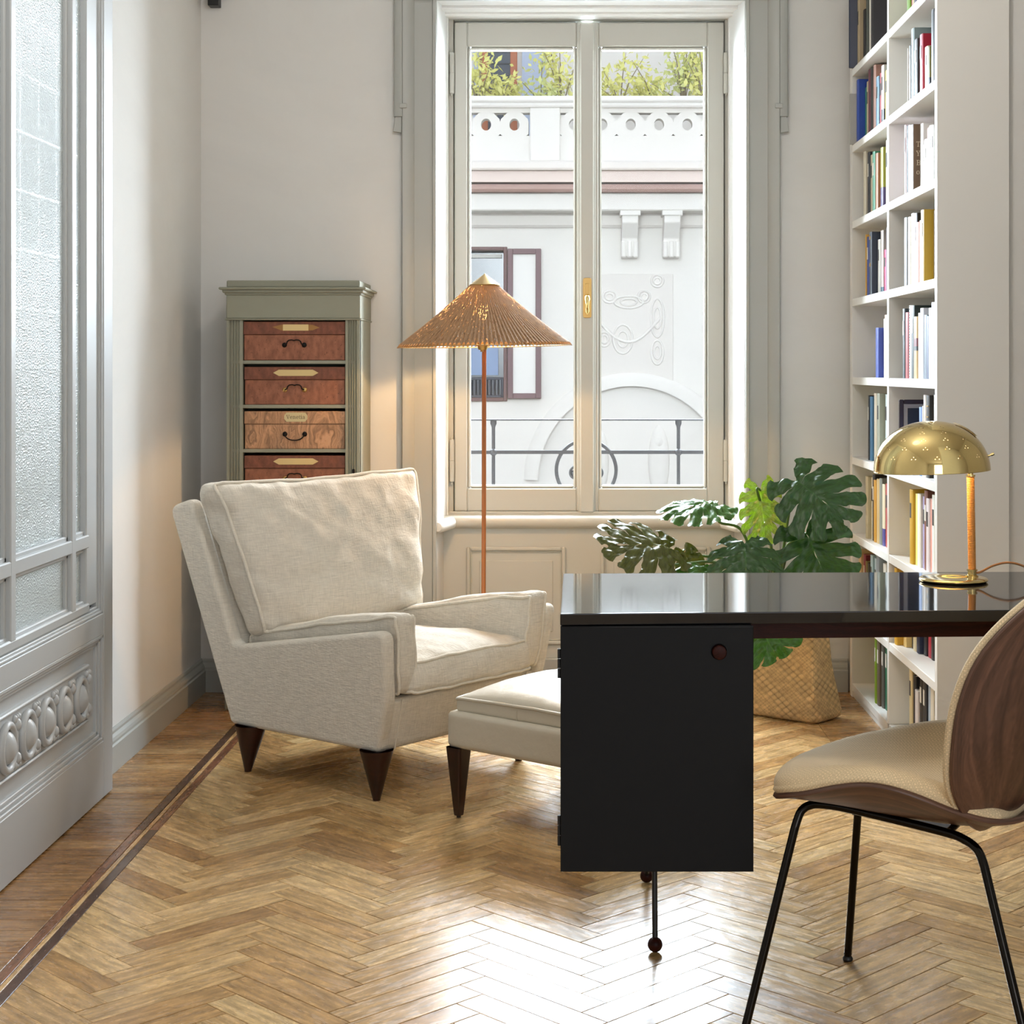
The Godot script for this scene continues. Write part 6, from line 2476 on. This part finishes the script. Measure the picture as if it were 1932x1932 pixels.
	for y in [98, 120, 144, 168]:
		g = G.new()
		bx(g, px_x(921, d2), px_x(963, d2), px_y(y + 2, d2), px_y(y, d2), d2 - 0.035, d2 - 0.015)
		part(bl, "shutter_slat", g, mat("dark slat", Color(0.14, 0.15, 0.18), 0.5))
	g = G.new()
	for x in [[893, 903], [985, 1030]]:
		bx(g, px_x(x[0], d2), px_x(x[1], d2), px_y(260, d2), px_y(40, d2), d2 - 0.015, d2)
	put.call("pale_blue_panel", g, mat("pale blue wall", Color(0.68, 0.72, 0.80), 0.9))
	# shrubs on the terrace
	var gr := [mat("yellow green leaves", Color(0.84, 0.83, 0.52), 0.7), mat("olive leaves", Color(0.76, 0.78, 0.52), 0.7)]
	for m in gr:
		m.backlight_enabled = true
		m.backlight = Color(0.5, 0.5, 0.2)
		m.cull_mode = BaseMaterial3D.CULL_DISABLED
	var spots := [[905, 150, 0.24, 0.34, 0], [945, 165, 0.22, 0.20, 0], [1020, 160, 0.22, 0.40, 1], [1060, 120, 0.28, 0.5, 0], [1170, 150, 0.25, 0.28, 0], [1235, 160, 0.25, 0.25, 0], [1290, 130, 0.30, 0.48, 1], [1330, 150, 0.22, 0.40, 0]]
	var where := ["in front of the brick red door", "beside the dark terrace door", "left of the window's middle post", "just behind the window's middle post", "at the left of the right pane", "in the middle of the right pane", "largest at the right of the right pane", "at the right edge of the right pane"]
	for i in spots.size():
		shrub(spots[i], gr[spots[i][4]], "airy yellow green shrub on the terrace opposite, " + where[i], i)
	g = G.new()
	bx(g, -14, 14, -6.2, -6.0, 7.0, 40.0)
	tag(part(self, "street", g, mat("asphalt", Color(0.42, 0.42, 0.42), 0.9)), "grey street below the window", "", "", "structure")

func shrub(s: Array, m, label: String, n: int):
	var d := 14.75
	var base := px_y(205, d)
	var t = thing("terrace_shrub", label, "shrub", W(px_x(s[0], d), base, d), Basis(), "shrubs on the terrace opposite")
	var r := RandomNumberGenerator.new()
	r.seed = 100 + n
	var g := G.new()
	var st := G.new()
	var cy := px_y(s[1], d) - base
	var ends := []
	for k in 9:
		var e := Vector3(r.randf_range(-1, 1) * s[2], cy + r.randf_range(-0.7, 1.0) * s[3], r.randf_range(-0.2, 0.2))
		st.tube([Vector3(0, 0, 0), Vector3(e.x * 0.4, e.y * 0.55, e.z * 0.5), e], [0.007, 0.005, 0.002], 5)
		ends.append(e)
	for k in 300:
		var e: Vector3 = ends[r.randi() % 9].lerp(Vector3(0, cy * 0.3, 0), r.randf() * 0.6)
		var c := e + Vector3(r.randfn() * 0.06, r.randfn() * 0.06, r.randfn() * 0.06)
		var a := Vector3(r.randfn(), r.randfn(), r.randfn()).normalized()
		var b := a.cross(Vector3(r.randfn(), r.randfn(), r.randfn())).normalized()
		var z := r.randf_range(0.024, 0.046)
		var nn := a.cross(b)
		g.quad(c - a * z, c - b * z * 0.45, c + a * z, c + b * z * 0.45, nn)
	part(t, "stem", st, mat("twig", Color(0.52, 0.47, 0.36), 0.8))
	var f = part(t, "foliage", g, m)
	f.set_meta("kind", "stuff")

func _ready():
	rng.seed = 7
	make_view()
	make_textures()
	make_materials()
	make_room()
	make_window()
	make_door()
	make_facade()
	make_balcony_rail()
	make_bookcase()
	make_cabinet()
	make_armchair()
	make_ottoman()
	make_desk()
	make_chair()
	make_floor_lamp()
	make_desk_lamp()
	make_basket()
	make_plant()
	make_books()
	make_bracket()
	make_pendant()
